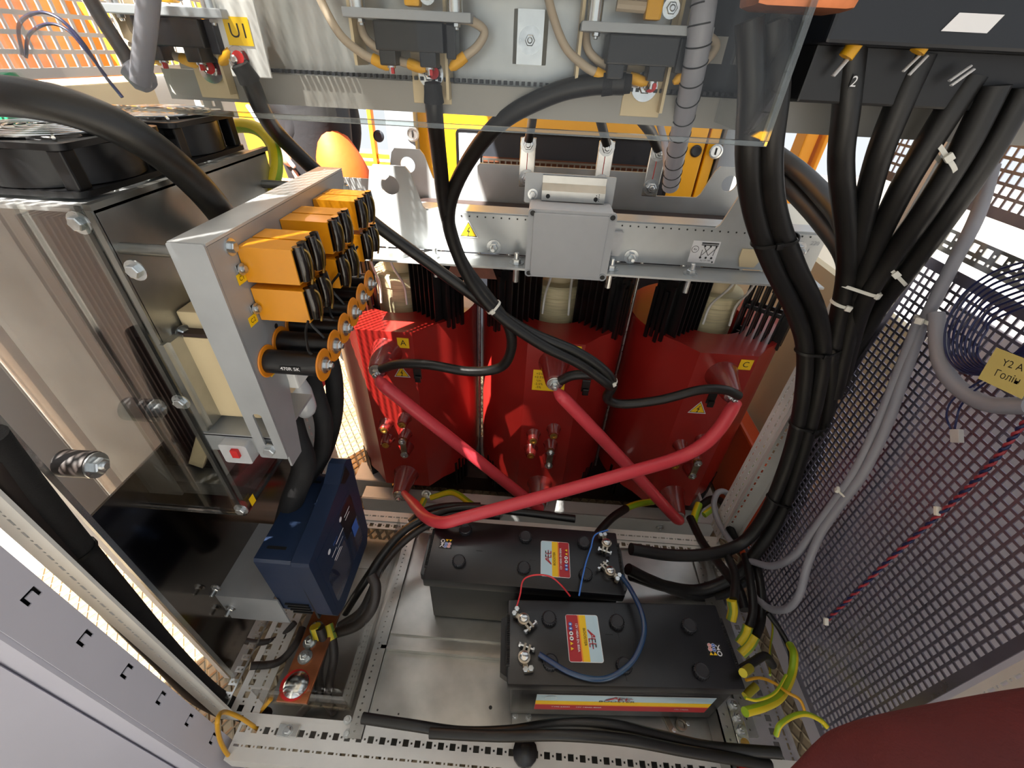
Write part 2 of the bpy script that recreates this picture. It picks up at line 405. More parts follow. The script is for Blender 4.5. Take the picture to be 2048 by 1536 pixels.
# cabinet side sheet with 15 mm square holes (right), big mesh of the outer wall (right, left)
perforated('perforated_panel', frame((.69, .015, .035), (0, 1, 0), (0, 0, 1)), .505, .885, .015, .0108, 'mesh_steel', 'perforated steel side panel with fine square holes right of the batteries', .008, .0022)
perforated('perforated_panel', frame((.985, .55, .93), (0, 1, 0), (0, 0, 1)), .62, .42, .0225, .0165, 'mesh_steel', 'perforated sheet with big holes against white daylight at upper right', .01, .002)
perforated('perforated_panel', frame((.985, -.25, .80), (0, 1, 0), (0, 0, 1)), .80, .42, .0225, .0165, 'mesh_steel', 'perforated outer sheet behind the loop of thin dark blue wire', .01, .002)
perforated('perforated_panel', frame((-.76, -.36, 1.11), (0, 1, 0), (0, 0, 1)), .48, 1.50, .0225, .0168, 'mesh_white', 'tall perforated side sheet beside the open door at the left', .01, .0025)
perforated('perforated_panel', frame((-.76, .12, 1.11), (0, 1, 0), (0, 0, 1)), 1.0, .47, .0225, .0168, 'mesh_white', 'sunlit perforated side sheet above the fans at upper left', .01, .0025)
# ------------------------------------------------------------------ cabinet frame
cf = empty('switch_cabinet', 'open switch cabinet of white perforated posts and rails round the batteries', 'cabinet', loc=(-.55, 0, 0))
INV = Matrix.Translation((.55, 0, 0))
def cpart(b, name, m): o = b.build(name, m, cf); o.matrix_parent_inverse = INV; return o
def rows(L, spec, pitch=.025, start=.012):
    hs = []; n = int((L - start) / pitch)
    for (off, a, bb, kind) in spec:
        for i in range(n):
            c = start + i * pitch
            if kind == 0: hs.append((round(c - a / 2, 5), round(c + a / 2, 5), round(off - bb / 2, 5), round(off + bb / 2, 5)))
            else: hs.append((round(c + pitch / 2 - a / 2, 5), round(c + pitch / 2 + a / 2, 5), round(off - bb / 2, 5), round(off + bb / 2, 5)))
    return hs
SQ = lambda o: [(o, .0125, .0125, 0), (o, .004, .004, 1)]
SL = lambda o: [(o, .012, .0045, 0), (o, .0035, .0035, 1)]
# front rail: top face with square holes and a slotted lip
b = MB(); L = 1.24
b.holed(frame((-.555, -.065, -.003), (1, 0, 0), (0, 1, 0)), L, .075, .003, rows(L, SQ(.050) + SL(.022)))
b.box(-.555, .685, -.068, -.065, -.05, 0); b.box(-.555, .685, .010, .013, -.03, 0)
cpart(b, 'front_rail', 'frame_white')
b = MB(); L = 1.16
b.holed(frame((-.52, .490, -.004), (1, 0, 0), (0, 1, .0)), L, .024, .002, rows(L, SQ(.012)))
b.holed(frame((-.52, .515, .0), (1, 0, 0), (0, 1, .0)), L, .032, .002, rows(L, SL(.016)))
b.box(-.52, .64, .547, .550, -.06, .002)
cpart(b, 'back_rail', 'frame_white')
def depth_rail(x0, x1, z, m, flip=False):
    b = MB(); L = .52; wdt = abs(x1 - x0)
    b.holed(frame((x0, .008, z), (0, 1, 0), (-1, 0, 0) if flip else (1, 0, 0)), L, wdt, .002, rows(L, SQ(wdt * .3) + SL(wdt * .72)))
    cpart(b, 'side_rail', m)
depth_rail(-.590, -.525, -.002, 'frame_white'); depth_rail(.605, .665, -.03, 'galv_bright')
depth_rail(-.605, -.585, .03, 'galv_bright')
# posts
def post(M, L, spec, depth, name='post', m='frame_white'):
    b = MB(); wdt = .045
    b.holed(M, L, wdt, .0025, rows(L, spec))
    b.add([M @ Vector(p) for p in [(0, 0, 0), (L, 0, 0), (L, 0, -depth), (0, 0, -depth), (0, wdt, 0), (L, wdt, 0), (L, wdt, -depth), (0, wdt, -depth)]], [(0, 1, 2, 3), (4, 7, 6, 5)])
    cpart(b, name, m)
post(frame((-.560, 0, .0), (0, 0, 1), (-1, 0, 0)), 2.0, SL(.022), .002)
post(frame((.688, .006, .0), (0, 0, 1), (0, -1, 0)), 2.0, SL(.012) + SL(.034), -.03)
post(frame((.640, .552, .0), (0, 0, 1), (.045, -.02, 0)), 2.0, SL(.016), .03)
b = MB(); b.holed(frame((.640, .552, .0), (0, 0, 1), (-.004, .045, 0)), 2.0, .045, .0025, rows(2.0, SL(.012) + SL(.033))); cpart(b, 'post', 'frame_white')
b = MB(); b.holed(frame((-.52, .54, 0), (0, 0, 1), (-1, 0, 0)), 1.95, .045, .0025, rows(1.95, SL(.014) + SL(.033))); b.box(-.565, -.562, .54, .57, 0, 1.95); cpart(b, 'post', 'frame_white')
cpart(MB().box(-.56, .68, .0, .52, -.115, -.110), 'bottom_plate', 'galv_dark')
# high side rail on the right and grey rail under the device plate
b = MB(); L = .55; b.holed(frame((.688, .0, .935), (0, 1, 0), (0, 0, 1)), L, .035, .002, rows(L, SL(.010) + SQ(.024))); cpart(b, 'side_rail', 'galv_bright')
b = MB(); b.box(-.56, .74, .485, .525, 1.094, 1.097); b.box(-.56, .74, .482, .485, 1.094, 1.132); b.box(-.56, .74, .525, .528, 1.09, 1.15)
cpart(b, 'cross_rail', 'rail_grey')
# ------------------------------------------------------------------ door folded open at the left
dr = MB().box(-.640, -.632, -.09, -.03, -.15, 1.95).build('door', 'door_white', cf); dr.matrix_parent_inverse = INV; dr['label'] = 'open white door with C shaped slots along its edge'
def dpart(b, name, m): return b.build(name, m, dr)
dpart(MB().box(-.02, .012, -1.1, .0, -.2, 2.0, Matrix.Translation((-.632, -.088, 0)) @ Matrix.Rotation(-.5, 4, 'Z')), 'door_leaf', 'door_white')
b = MB(); M = frame((-.570, -.030, -.15), (0, 0, 1), (-.012, -1, 0)); hs = []
for i in range(18):
    c = .09 + i * .115
    hs += [(c + .004, c + .0085, .008, .026), (c - .0085, c + .004, .008, .0125), (c - .0085, c + .004, .0215, .026)]
b.holed(M, 2.1, .055, .002, [tuple(round(v, 5) for v in q) for q in hs]); dpart(b, 'door_rim', 'door_white')
dpart(MB().box(-.63, -.572, -.090, -.084, -.15, 1.95), 'door_fold', 'door_white')
dpart(MB().box(-.592, -.586, -.084, -.032, -.14, 1.94), 'slot_shade_strip', 'genset_dark')  # added dark strip, stands in for the shade inside the C slots
b = MB(); b.holed(frame((-.572, -.029, -.15), (0, 0, 1), (-1, 0, 0)), 2.1, .022, .002, rows(2.1, [(.011, .010, .004, 0)], .05)); dpart(b, 'door_lip', 'frame_white')
b = MB().cbox(-.618, -.603, -.034, -.024, .55, .66, .003); dpart(b, 'latch_plate', 'galv_bright')
# ------------------------------------------------------------------ glossy side panel and floor trays
tag(MB().box(-.604, -.600, .066, .50, .06, .62).build('side_sheet', 'mirror_dark'), 'dark glossy metal side sheet mirroring the wires at left', 'panel')
tag(MB().box(-.602, -.596, .060, .068, .04, 1.02).build('edge_strip', 'galv_bright'), 'bright bare edge strip beside the thick black cable', 'strip')
tr = MB()
tr.box(-.300, .045, .168, .50, -.012, -.004); tr.box(-.300, .045, .160, .168, -.012, .004)
tag(tr.build('floor_tray', 'galv'), 'galvanised floor tray left of the rear battery', 'tray')
tr = MB(); tr.box(-.300, .045, .010, .196, -.020, -.0125); tr.box(-.300, .045, .196, .202, -.020, .003)
o = tag(tr.build('floor_tray', 'galv'), 'galvanised front floor tray with a drilled hole left of the front battery', 'tray')
for (q, w_) in (((981, 1415), .004), ((755, 1420), .0022), ((797, 1428), .002)):
    p = at(*q, z=-.0123); MB().lathe((p.x, p.y, -.0125), (0, 0, 1), [(w_, 0), (w_, .0004)], 14).build('drilled_hole', 'print_black', o)
tag(MB().box(.055, .60, .008, .50, -.022, -.012).box(.055, .60, .004, .008, -.03, -.006).build('floor_tray', 'galv'), 'galvanised tray carrying the front battery', 'tray')
mr = MB(); mr.box(-.318, -.286, -.010, .50, -.002, .002); mr.box(-.318, -.316, -.010, .50, .002, .02); mr.box(-.288, -.286, -.01, .5, -.02, .002)
mr = MB().holed(frame((-.318, -.016, .004), (0, 1, 0), (1, 0, 0)), .52, .032, .0025, rows(.52, [(.012, .0035, .0035, 0)], .0125)); mr.box(-.288, -.286, -.016, .50, -.02, .004)
o = tag(mr.build('mounting_rail', 'galv'), 'drilled grey mounting rail running back beside the copper bar', 'rail')
for q in ((1003, 1466), ):
    pass
p = at(695, 1440, z=.007); bolt((p.x, p.y, .0065), (0, 0, 1), .005, o); p = at(695, 1468, z=0); bolt((p.x, p.y, .002), (0, 0, 1), .005, o)
b = MB().holed(frame((.545, .05, -.004), (0, 1, 0), (1, 0, 0)), .46, .03, .0025, rows(.46, [(.015, .004, .004, 0)], .02))
tag(b.build('mounting_rail', 'galv'), 'drilled rail on the floor behind the right end of the batteries', 'rail')
# clear acrylic upright over the copper bar
ac = MB(); ac.box(-.326, -.323, .03, .46, .005, .10)
tag(ac.build('acrylic_guard', 'acrylic'), 'clear acrylic guard strip beside the copper bar', 'guard')
ac = MB(); ac.box(-.52, -.326, .028, .031, .01, .09).box(-.52, -.326, .03, .30, .108, .111)
tag(ac.build('acrylic_guard', 'acrylic'), 'clear acrylic hood over the copper bar', 'guard')
# ================================================================== transformer
T = empty('transformer', 'red cast resin transformer with three coils behind the batteries', 'transformer', loc=(.09, 1.0, -.30))
TI = Matrix.Translation((-.09, -1.0, .30))
def tpart(b, name, m, parent=None, smooth=None):
    o = b.build(name, m, parent or T, smooth)
    if parent is None: o.matrix_parent_inverse = TI
    return o
COILX = (-.405, .09, .575); CYC = 1.03; RC = .237; ZT, ZB = .525, -.145; YF = .78
FR = lambda x, y, z: frame((x, y, z), (1, 0, 0), (0, 0, 1))        # faces -y (towards the door)
def flash(s):   # lightning arrow of a warning sign
    return [(.05 * s, .36 * s), (-.16 * s, -.02 * s), (.0, -.02 * s), (-.06 * s, -.28 * s), (-.13 * s, -.24 * s), (-.02 * s, -.42 * s), (.06 * s, -.22 * s), (.0, -.25 * s), (.13 * s, .08 * s), (-.02 * s, .08 * s), (.13 * s, .36 * s)]
def warn(M, s, parent, rot=0.):
    M = M @ Matrix.Rotation(rot, 4, 'Z'); tri = lambda k: [(-.5 * k * s, -.36 * k * s), (.5 * k * s, -.36 * k * s), (0, .5 * k * s)]
    return sign('warning_sticker', M, s, s, [('p', tri(.86), 'print_black'), ('p', tri(.76), 'print_yellow'), ('p', [(a * .62, b_ * .62 - .06 * s) for a, b_ in flash(s)], 'print_black')], 'print_white', parent, outline=tri(1))
def coil_outline():
    pts = []
    a0 = math.asin((CYC - .83) / RC)
    n = 40
    for i in range(n + 1):
        a = -a0 + (math.pi + 2 * a0) * i / n; pts.append((RC * math.cos(a), CYC + RC * math.sin(a)))
    return pts + [(-.082, YF), (.082, YF)]
coils = []
for k, cx0 in enumerate(COILX):
    out = [(cx0 + p[0], p[1]) for p in coil_outline()]
    inn = [(cx0 + .128 * math.cos(2 * math.pi * i / 40), CYC - .01 + .128 * math.sin(2 * math.pi * i / 40)) for i in range(40)]
    b = MB(); b.prism(out, Matrix.Translation((0, 0, ZB)), ZT - ZB, [inn])
    c = tpart(b, 'coil', 'coil_red', None, 28); coils.append(c); c['label'] = ['left red resin coil', 'middle red resin coil', 'right red resin coil'][k]
    sub = lambda b, name, m, smooth=None: b.build(name, m, c, smooth)
    # inner low voltage winding, insulation and core limb
    sub(MB().lathe((cx0, CYC - .01, -.22), (0, 0, 1), [(.085, 0), (.085, .80), (.088, .805), (.088, .835), (.084, .84), (.06, .842)], 36), 'inner_winding', 'winding_cream', 30)
    sub(MB().lathe((cx0, CYC - .01, .60), (0, 0, 1), [(.056, 0), (.056, .075), (.05, .076), (.05, .06)], 30, False, False), 'insulation_sleeve', 'cream', 30)
    sub(MB().prism([(x * .047, y * .047) for x, y in ((-1, -.5), (-.8, -.8), (-.5, -1), (.5, -1), (.8, -.8), (1, -.5), (1, .5), (.8, .8), (.5, 1), (-.5, 1), (-.8, .8), (-1, .5))], Matrix.Translation((cx0, CYC - .01, -.2)), .98), 'core_limb', 'core_dark')
    # pale straps from the beam down to the winding
    for dx, dz in ((-.036, .0), (.030, .0)):
        sub(MB().tube([(cx0 + dx * .75, .835, .80), (cx0 + dx * .85, .85, .70), (cx0 + dx * 1.1, .912, .61), (cx0 + dx * 1.2, .912, .545)], .0036, 8, 6), 'strap', 'strap_clear', 60)
    # conical bushings with terminal
    for zz in (.455, -.085):
        s = sub(MB().lathe((cx0, YF + .002, zz), (0, -1, -.03), [(.047, 0), (.046, .004), (.040, .012), (.026, .092), (.024, .096), (.012, .098)], 28, False), 'bushing', 'bushing_red', 40)
        b = MB(); p = Vector((cx0, YF - .094, zz - .003)); b.lathe(p, (0, -1, 0), [(.022, 0), (.022, .004), (.014, .005)], 20, True, False); bolt_geo(b, p + Vector((0, -.004, 0)), (0, -1, 0), .0115, .010)
        sub(b, 'terminal_bolt', 'zinc', 35)
    # tap studs and link
    taps = [(-.040, .165), (.024, .195), (-.044, .095), (.020, .125)]
    for (dx, zz) in taps:
        sub(MB().lathe((cx0 + dx, YF + .002, zz), (0, -1, -.05), [(.025, 0), (.024, .003), (.020, .008), (.0165, .032), (.015, .034)], 20, False), 'tap_stud', 'bushing_red', 40)
        b = MB(); b.lathe((cx0 + dx, YF - .031, zz - .002), (0, -1, 0), [(.012, 0), (.012, .004), (.0065, .0045), (.006, .001)], 16, True, True); sub(b, 'tap_insert', 'brass', 40)
    lx = cx0 + .020; b = MB(); b.prism(rrect(-.010, .010, -.075, .012, .006), FR(lx, YF - .038, .125), .004); sub(b, 'tap_link', 'plated_nickel')
    for zz in (.125, .062): b = MB(); bolt_geo(b, (lx, YF - .042, zz), (0, -1, 0), .0075, .003); sub(b, 'tap_link_bolt', 'zinc', 35)
    sub(MB().lathe((lx, YF + .002, .062), (0, -1, -.05), [(.024, 0), (.016, .038)], 18, False), 'tap_stud', 'bushing_red', 40)
    # black spacer blocks (combs) between coil and clamp beam
    for sgn in (-1, 1):
        ang = math.radians(-90 + sgn * 52); u = Vector((math.cos(ang), math.sin(ang), 0)); tdir = Vector((-u.y, u.x, 0)) * sgn
        o0 = Vector((cx0, CYC, 0)) + u * .108
        M = frame(o0 + Vector((0, 0, .505)) - tdir * .022, u, (0, 0, 1)); hs = []
        for i in range(5):
            for j in range(2): hs.append((round(.008 + i * .021, 5), round(.008 + i * .021 + .0165, 5), round(.014 + j * .088, 5), round(.014 + j * .088 + .076, 5)))
        b = MB(); b.holed(M, .118, .19, .005, hs); M2 = M.copy(); M2.translation = M.translation + tdir * .036; b.holed(M2, .118, .19, .005, hs)
        for i in range(6): b.box(.004 + i * .021 - .002, .004 + i * .021 + .002, .0, .19, .004, .036, M if sgn > 0 else M @ Matrix.Scale(-1, 4, (0, 0, 1)))
        Mo = frame(o0 + u * .118 + Vector((0, 0, .492)) - tdir * .03, u, (0, 0, 1)); k2 = 1 if (Mo @ Vector((0, 0, 1)) - Mo.translation).dot(tdir) > 0 else -1
        for i in range(4): b.box(0, .016, (.0 if i % 2 else .012), .185 - (.02 if i % 2 else 0), min(k2 * i * .018, k2 * (i * .018 + .011)), max(k2 * i * .018, k2 * (i * .018 + .011)), Mo)
        b.box(-.004, .008, .045, .19, min(0, k2 * .066), max(0, k2 * .066), Mo); b.box(-.06, .010, .17, .20, min(0, k2 * .05), max(0, k2 * .05), Mo)
        sub(b, 'spacer_block', 'black_plastic')
        b = MB(); q = o0 + u * .085 + Vector((0, 0, .685)); b.lathe(q, (0, 0, 1), [(.017, 0), (.017, .006), (.007, .007), (.007, .07)], 12, True, True); sub(b, 'clamp_screw', 'zinc', 40)
        # lower block
        b = MB(); q = Vector((cx0, CYC, 0)) + u * .13; Ml = frame(q + Vector((0, 0, -.25)) - tdir * .03, u, (0, 0, 1)); k2 = 1 if (Ml @ Vector((0, 0, 1)) - Ml.translation).dot(tdir) > 0 else -1
        b.box(0, .09, 0, .125, min(0, k2 * .06), max(0, k2 * .06), Ml)
        for i in range(4): b.box(.09, .108, .02, .15 + .012 * (i % 2), min(k2 * i * .017, k2 * (i * .017 + .010)), max(k2 * i * .017, k2 * (i * .017 + .010)), Ml)
        sub(b, 'spacer_block', 'black_plastic')
# stickers on the coils
c0, c1, c2 = coils
M = FR(.08, YF - .0006, .39); rowsx = [('+5%', '4-5'), ('+2.5%', '3-4'), ('Un', '3-5'), ('-2.5%', '2-5'), ('-5%', '1-5')]
its = []
for i, (a, b_) in enumerate(rowsx): its += [('t', a, -.030, .024 - i * .0125, .0115, 'print_black'), ('t', b_, .012, .024 - i * .0125, .0115, 'print_black')]
sign('tap_table_sticker', M, .098, .076, its, 'print_yellow', c1)
sign('phase_sticker', FR(.630, YF - .0006, .495), .036, .034, [('t', 'C', 0, 0, .026, 'print_black')], 'print_yellow', c2)
sign('phase_sticker', FR(.145, YF - .0006, .508), .034, .022, [('t', 'B', 0, -.006, .024, 'print_black')], 'print_yellow', c1)
sign('phase_sticker', FR(-.352, YF - .0006, .490), .034, .034, [('t', 'A', 0, 0, .026, 'print_black')], 'print_yellow', c0)
warn(FR(-.368, YF - .0006, .384), .05, c0, .0); warn(FR(.548, YF - .0006, .325), .056, c2, .0)
# black tape flags holding the phase cables
for (q, par) in (((835, 742), c0), ((1172, 768), c1), ((1424, 792), c2)):
    p = at(*q, y=.74); b = MB(); b.cbox(p.x - .012, p.x + .012, .735, .741, p.z - .026, p.z + .016, .002); b.cbox(p.x - .008, p.x + .010, .728, .735, p.z - .034, p.z - .012, .002); b.build('tape_flag', 'tie_black', par)
# ------------------------------------------------------------------ clamp beams
def eye_plate(y, z0, z1, ex, top, xl, xr, mid=None):
    """long plate with two lifting eyes; outline in x,z"""
    def eye(xc, s): return [(xc - s * .075, z1), (xc - s * .063, z1 + .010), (xc - s * .046, top - .012), (xc - s * .036, top), (xc + s * .040, top), (xc + s * .052, top - .014), (xc + s * .075, z1 + .012), (xc + s * .085, z1 + .002)]
    o = [(xl, z0), (xr, z0), (xr, z1)] + eye(ex[1], -1)
    if mid: o += [(mid[1], z1), (mid[1], mid[2] - .008), (mid[1] - .008, mid[2]), (mid[0] + .008, mid[2]), (mid[0], mid[2] - .008), (mid[0], z1)]
    e = eye(ex[0], 1)
    o += [e[i] for i in range(7, -1, -1)] + [(xl, z1)]
    return MB().prism(o, frame((0, y, 0), (1, 0, 0), (0, 0, 1)), .006, [circ(ex[0], top - .044, .0225), circ(ex[1], top - .044, .0225)])
b = eye_plate(.84, .752, .848, (-.352, .532), .948, -.50, .72)
b.box(-.50, .72, .757, .84, .742, .747); b.box(-.50, .72, .8405, .90, .848, .853)
front_beam = tpart(b, 'clamp_beam', 'beam_grey')
# dotted edge strip
b = MB()
for i in range(46): b.lathe((-.22 + i * .02, .8335, .843), (0, -1, 0), [(.0022, 0), (.0022, .0006)], 6)
b.build('rivet_row', 'print_black', front_beam)
b = eye_plate(1.16, .72, .842, (-.392, .575), .932, -.62, .86, (-.18, .37, .905))
b.box(-.62, .86, 1.16, 1.24, .72, .725)
back_beam = tpart(b, 'clamp_beam', 'beam_grey')
tpart(MB().box(-.49, .66, .90, 1.14, .752, .80), 'core_yoke', 'core_dark')
tpart(MB().box(-.49, .66, .90, 1.14, -.30, -.22), 'core_yoke', 'core_dark')
tpart(MB().prism([(-.07, 0), (.07, 0), (.05, .05), (-.05, .05)], frame((-.16, .86, .67), (1, 0, 0), (0, 0, 1)), .004), 'paper_wedge', 'insulation_brown')
for dx in (-.157, .3325): tpart(MB().cyl((dx, 1.0, -.2), (dx, 1.0, .74), .005), 'tie_rod', 'zinc', None, 40)
# lower beams
b = MB(); b.box(-.58, .76, .745, .80, -.205, -.198); b.box(-.58, .76, .742, .747, -.30, -.198); tpart(b, 'clamp_beam', 'beam_light')
b = MB(); b.box(-.64, -.49, .83, .92, -.21, -.20); b.box(-.64, -.49, .828, .832, -.30, -.20); tpart(b, 'foot_plate', 'beam_light')
b = MB(); b.box(.70, .80, .80, .98, -.22, -.21); b.box(.69, .70, .75, .98, -.30, -.12); tpart(b, 'foot_plate', 'beam_light')
for dx in (-.05, .56):
    b = MB(); bolt_geo(b, (dx, .742, -.235), (0, -1, 0), .009, .006); tpart(b, 'beam_bolt', 'zinc', None, 35)
# bolts of the front beam
for q in ((988, 493), (1262, 513), (1596, 497)):
    p = at(*q, y=.834); bolt((p.x, .834, p.z), (0, -1, 0), .0105, front_beam, .018)
for q in ((879, 498), (1034, 516), (1376, 538), (1222, 535)):
    p = at(*q, z=.75); b = MB(); bolt_geo(b, (p.x, .790, .747), (0, 0, 1), .0105, .016); b.lathe((p.x, .790, .742), (0, 0, -1), [(.007, 0), (.007, .045)], 10); b.build('bolt', 'zinc', front_beam, 35)
p = at(718, 392, y=1.14); b = MB(); b.cyl((p.x, 1.16, p.z), (p.x - .03, 1.06, p.z - .01), .007); bolt_geo(b, (p.x, 1.157, p.z), (0, -1, 0), .012); b.build('bolt', 'zinc', back_beam, 35)
warn(FR(-.163, .8335, .808), .050, front_beam)
p = at(1628, 492, y=.8335); sign('pencil_mark', FR(p.x, .8338, p.z), .001, .001, [('t', '220', 0, .006, .014, 'box_rim'), ('t', '1', -.008, -.012, .012, 'box_rim')], 'beam_grey', front_beam, .0002)
# connection diagram sticker and white tab
M = FR(.437, .8335, .795); its = [('c', -.024, .006, .009, 'print_black'), ('c', -.024, .006, .0078, 'print_white'), ('t', '4x', -.024, .006, .009, 'print_black'), ('t', 'LIFTING POINTS', .010, .024, .0058, 'print_black', .8)]
for (x1, y1, x2, y2) in ((-.004, -.008, .012, .012), (.012, -.008, -.002, .012), (.024, -.008, .026, .014), (.012, -.008, .028, .012), (-.006, -.012, -.006, .006)):
    dx, dy = x2 - x1, y2 - y1; l = math.hypot(dx, dy); nx, ny = -dy / l * .0007, dx / l * .0007
    its.append(('p', [(x1 - nx, y1 - ny), (x2 - nx, y2 - ny), (x2 + nx, y2 + ny), (x1 + nx, y1 + ny)], 'print_black'))
for x in (-.006, .008, .022): its += [('c', x, -.014, .0028, 'print_black'), ('c', x + .004, .015, .0024, 'print_black')]
its += [('t', '1U 1V 1W', .008, -.021, .006, 'print_black'), ('c', .027, -.024, .0022, 'print_black')]
M2 = FR(.437, .8335, .790); sign('diagram_sticker', M2, .068, .056, [i for i in its if i[1] != 'LIFTING POINTS'] + [('p', rect(-.012, .030, .0215, .0245), 'print_black'), ('p', rect(-.012, .030, .0175, .0195), 'print_black')], 'print_white', front_beam)
for (x0, w_) in ((.555, .055), (-.405, .075)):
    b = MB().prism([(-w_ / 2, .02), (w_ / 2, .02), (w_ / 2, -.004), (w_ / 2 - .010, -.026), (-w_ / 2 + .008, -.026), (-w_ / 2, -.004)], FR(x0, .833, .785), .003); b.build('insulating_tab', 'cream', front_beam)
# low voltage lugs with bolts
for (q0, q1) in (((1057, 285), (1054, 352)), ((1214, 292), (1209, 362)), ((1318, 302), (1311, 372))):
    p0 = at(*q0, y=1.10); p1 = at(*q1, y=1.10); b = MB(); b.cbox(p0.x - .022, p0.x + .022, 1.10, 1.108, p1.z - .03, p0.z + .012, .002)
    o = tpart(b, 'terminal_lug', 'galv_bright')
    for z in (p0.z - .004, p1.z - .004): bolt((p0.x, 1.10, z), (0, -1, 0), .0125, o, .004)
    MB().box(p0.x - .002, p0.x, 1.0985, 1.10, p1.z + .006, p0.z - .018).build('red_mark', 'cap_red', o)
# delta connection tubes
def tube_part(pts, r): return tpart(MB().tube(pts, r, 16, 8), 'delta_tube', 'tube_red', None, 60)
def conn(p): return Vector(p)
tube_part([(-.400, .672, .440), (-.385, .658, .430), (-.35, .655, .395), (-.15, .655, .185), (.04, .655, -.015), (.085, .66, -.062), (.098, .672, -.080)], [.010, .017, .0185, .0185, .0185, .0185, .017, .010])
tube_part([(.094, .672, .440), (.11, .658, .430), (.145, .655, .395), (.345, .655, .175), (.53, .655, -.035), (.568, .66, -.075), (.580, .672, -.090)], [.010, .017, .0185, .0185, .0185, .0185, .017, .010])
tube_part(px((1478, 806, .672), (1466, 815, .66), (1440, 855, .635), (1405, 890, .61), (1350, 918, .585), (1240, 950, .52), (1060, 1000, .44), (935, 1033, .39), (885, 1045, .38), (850, 1033, .43), (826, 1006, .55), (808, 986, .672)), [.010, .0185, .0190, .0185, .0180, .0170, .0160, .0155, .0155, .0155, .010])
# ------------------------------------------------------------------ junction box on its bracket
jb = empty('junction_box', 'grey plastic junction box with four lid screws on the front beam', 'junction box', loc=(.085, .78, .745))
JI = Matrix.Translation((-.085, -.78, -.745))
def jpart(b, name, m, s=None): o = b.build(name, m, jb, s); o.matrix_parent_inverse = JI; return o
jpart(MB().cbox(-.012, .182, .752, .832, .735, .895, .008), 'body', 'box_grey', 40)
b = MB(); b.prism(rrect(-.100, .100, -.080, .080, .008), FR(.0875, .752, .815), .010); b.cbox(-.0, .17, .735, .745, .742, .888, .004)
jpart(b, 'lid', 'box_grey', 40)
for sx in (-1, 1):
    for sz in (-1, 1):
        x, z = .0875 + sx * .090, .815 + sz * .071; b = MB(); b.lathe((x, .7425, z), (0, -1, 0), [(.009, 0), (.009, .003), (.0062, .003), (.006, .0005)], 16, True, False); jpart(b, 'screw_boss', 'box_rim', 40)
        b = MB(); b.lathe((x, .742, z), (0, -1, 0), [(.0062, 0), (.0062, .001), (.003, .0012)], 14); jpart(b, 'lid_screw', 'print_black')
bk = empty('box_bracket', 'galvanised bent bracket above the grey junction box', 'bracket', loc=(.09, .84, .9))
BI = Matrix.Translation((-.09, -.84, -.9))
def kpart(b, name, m, s=None): o = b.build(name, m, bk, s); o.matrix_parent_inverse = BI; return o
kpart(MB().prism(rrect(-.026, .186, .885, .952, .004), frame((0, .832, 0), (1, 0, 0), (0, 0, 1)), .003), 'back_plate', 'plate_grey')
b = MB(); b.prism([(0, 0), (.02, 0), (.02, .022), (.006, .036), (.006, .052), (0, .052)], frame((.163, .829, .897), (0, -1, 0), (0, 0, 1)), .148); kpart(b, 'hat_section', 'galv')
b = MB()
for (x, z) in ((.030, .907), (.142, .906)): b.lathe((x, .8085, z), (0, -1, 0), [(.005, 0), (.005, .0006)], 12)
for i in range(8): b.lathe((.143 + (i % 2) * .006, .8085, .901 + i * .0022), (0, -1, 0), [(.0012, 0), (.0012, .0006)], 6)
kpart(b, 'drilled_hole', 'print_black'); o = bolt((-.006, .829, .905), (0, -1, 0), .007, bk); o.matrix_parent_inverse = BI
b = MB().prism(rrect(-.018, .020, -.03, .03, .003), FR(.205, .833, .80), .014); tag(b.build('clear_clip', 'spiral_clear'), 'small clear plastic clip beside the grey junction box', 'clip')
# ================================================================== batteries
ZTOP = .19
def aee(x, y, s, st, rot, shear=.0):
    """the stylised three letter mark, as polygons in label coordinates, reading direction = rot"""
    A = [[(-1.62, -.5), (-.62, .5), (-.42, .5), (-.42, .28), (-.62, .28), (-.62, .5), (-1.62, -.5), (-1.38, -.5), (-.62, .28), (-.66, .05), (-.42, .05), (-.42, -.08), (-.78, -.1), (-1.38, -.5)]]
    P = [([(-1.62, -.5), (-.60, .5), (-.36, .5), (-.36, .12), (-.52, .12), (-.58, .26), (-1.25, -.42)], 'print_red'), ([(-1.62, -.5), (-1.32, -.5), (-.62, -.06), (1.35, -.06), (1.35, .08), (-.72, .08)], 'print_red')]
    for ox in (-.2, .55):
        P += [([(ox, -.5), (ox + .58, -.5), (ox + .58, -.35), (ox, -.35)], 'print_red'), ([(ox, .35), (ox + .58, .35), (ox + .58, .5), (ox, .5)], 'print_black'), ([(ox, -.5), (ox + .14, -.5), (ox + .14, .5), (ox, .5)], 'print_red'), ([(ox, -.07), (ox + .44, -.07), (ox + .44, .07), (ox, .07)], 'print_black')]
    c, sn = math.cos(rot), math.sin(rot); out = []
    for poly, m in P: out.append(('p', [(x + (px_ * st * c - py_ * sn) * s, y + (px_ * st * sn + py_ * c) * s) for px_, py_ in poly], m))
    return out
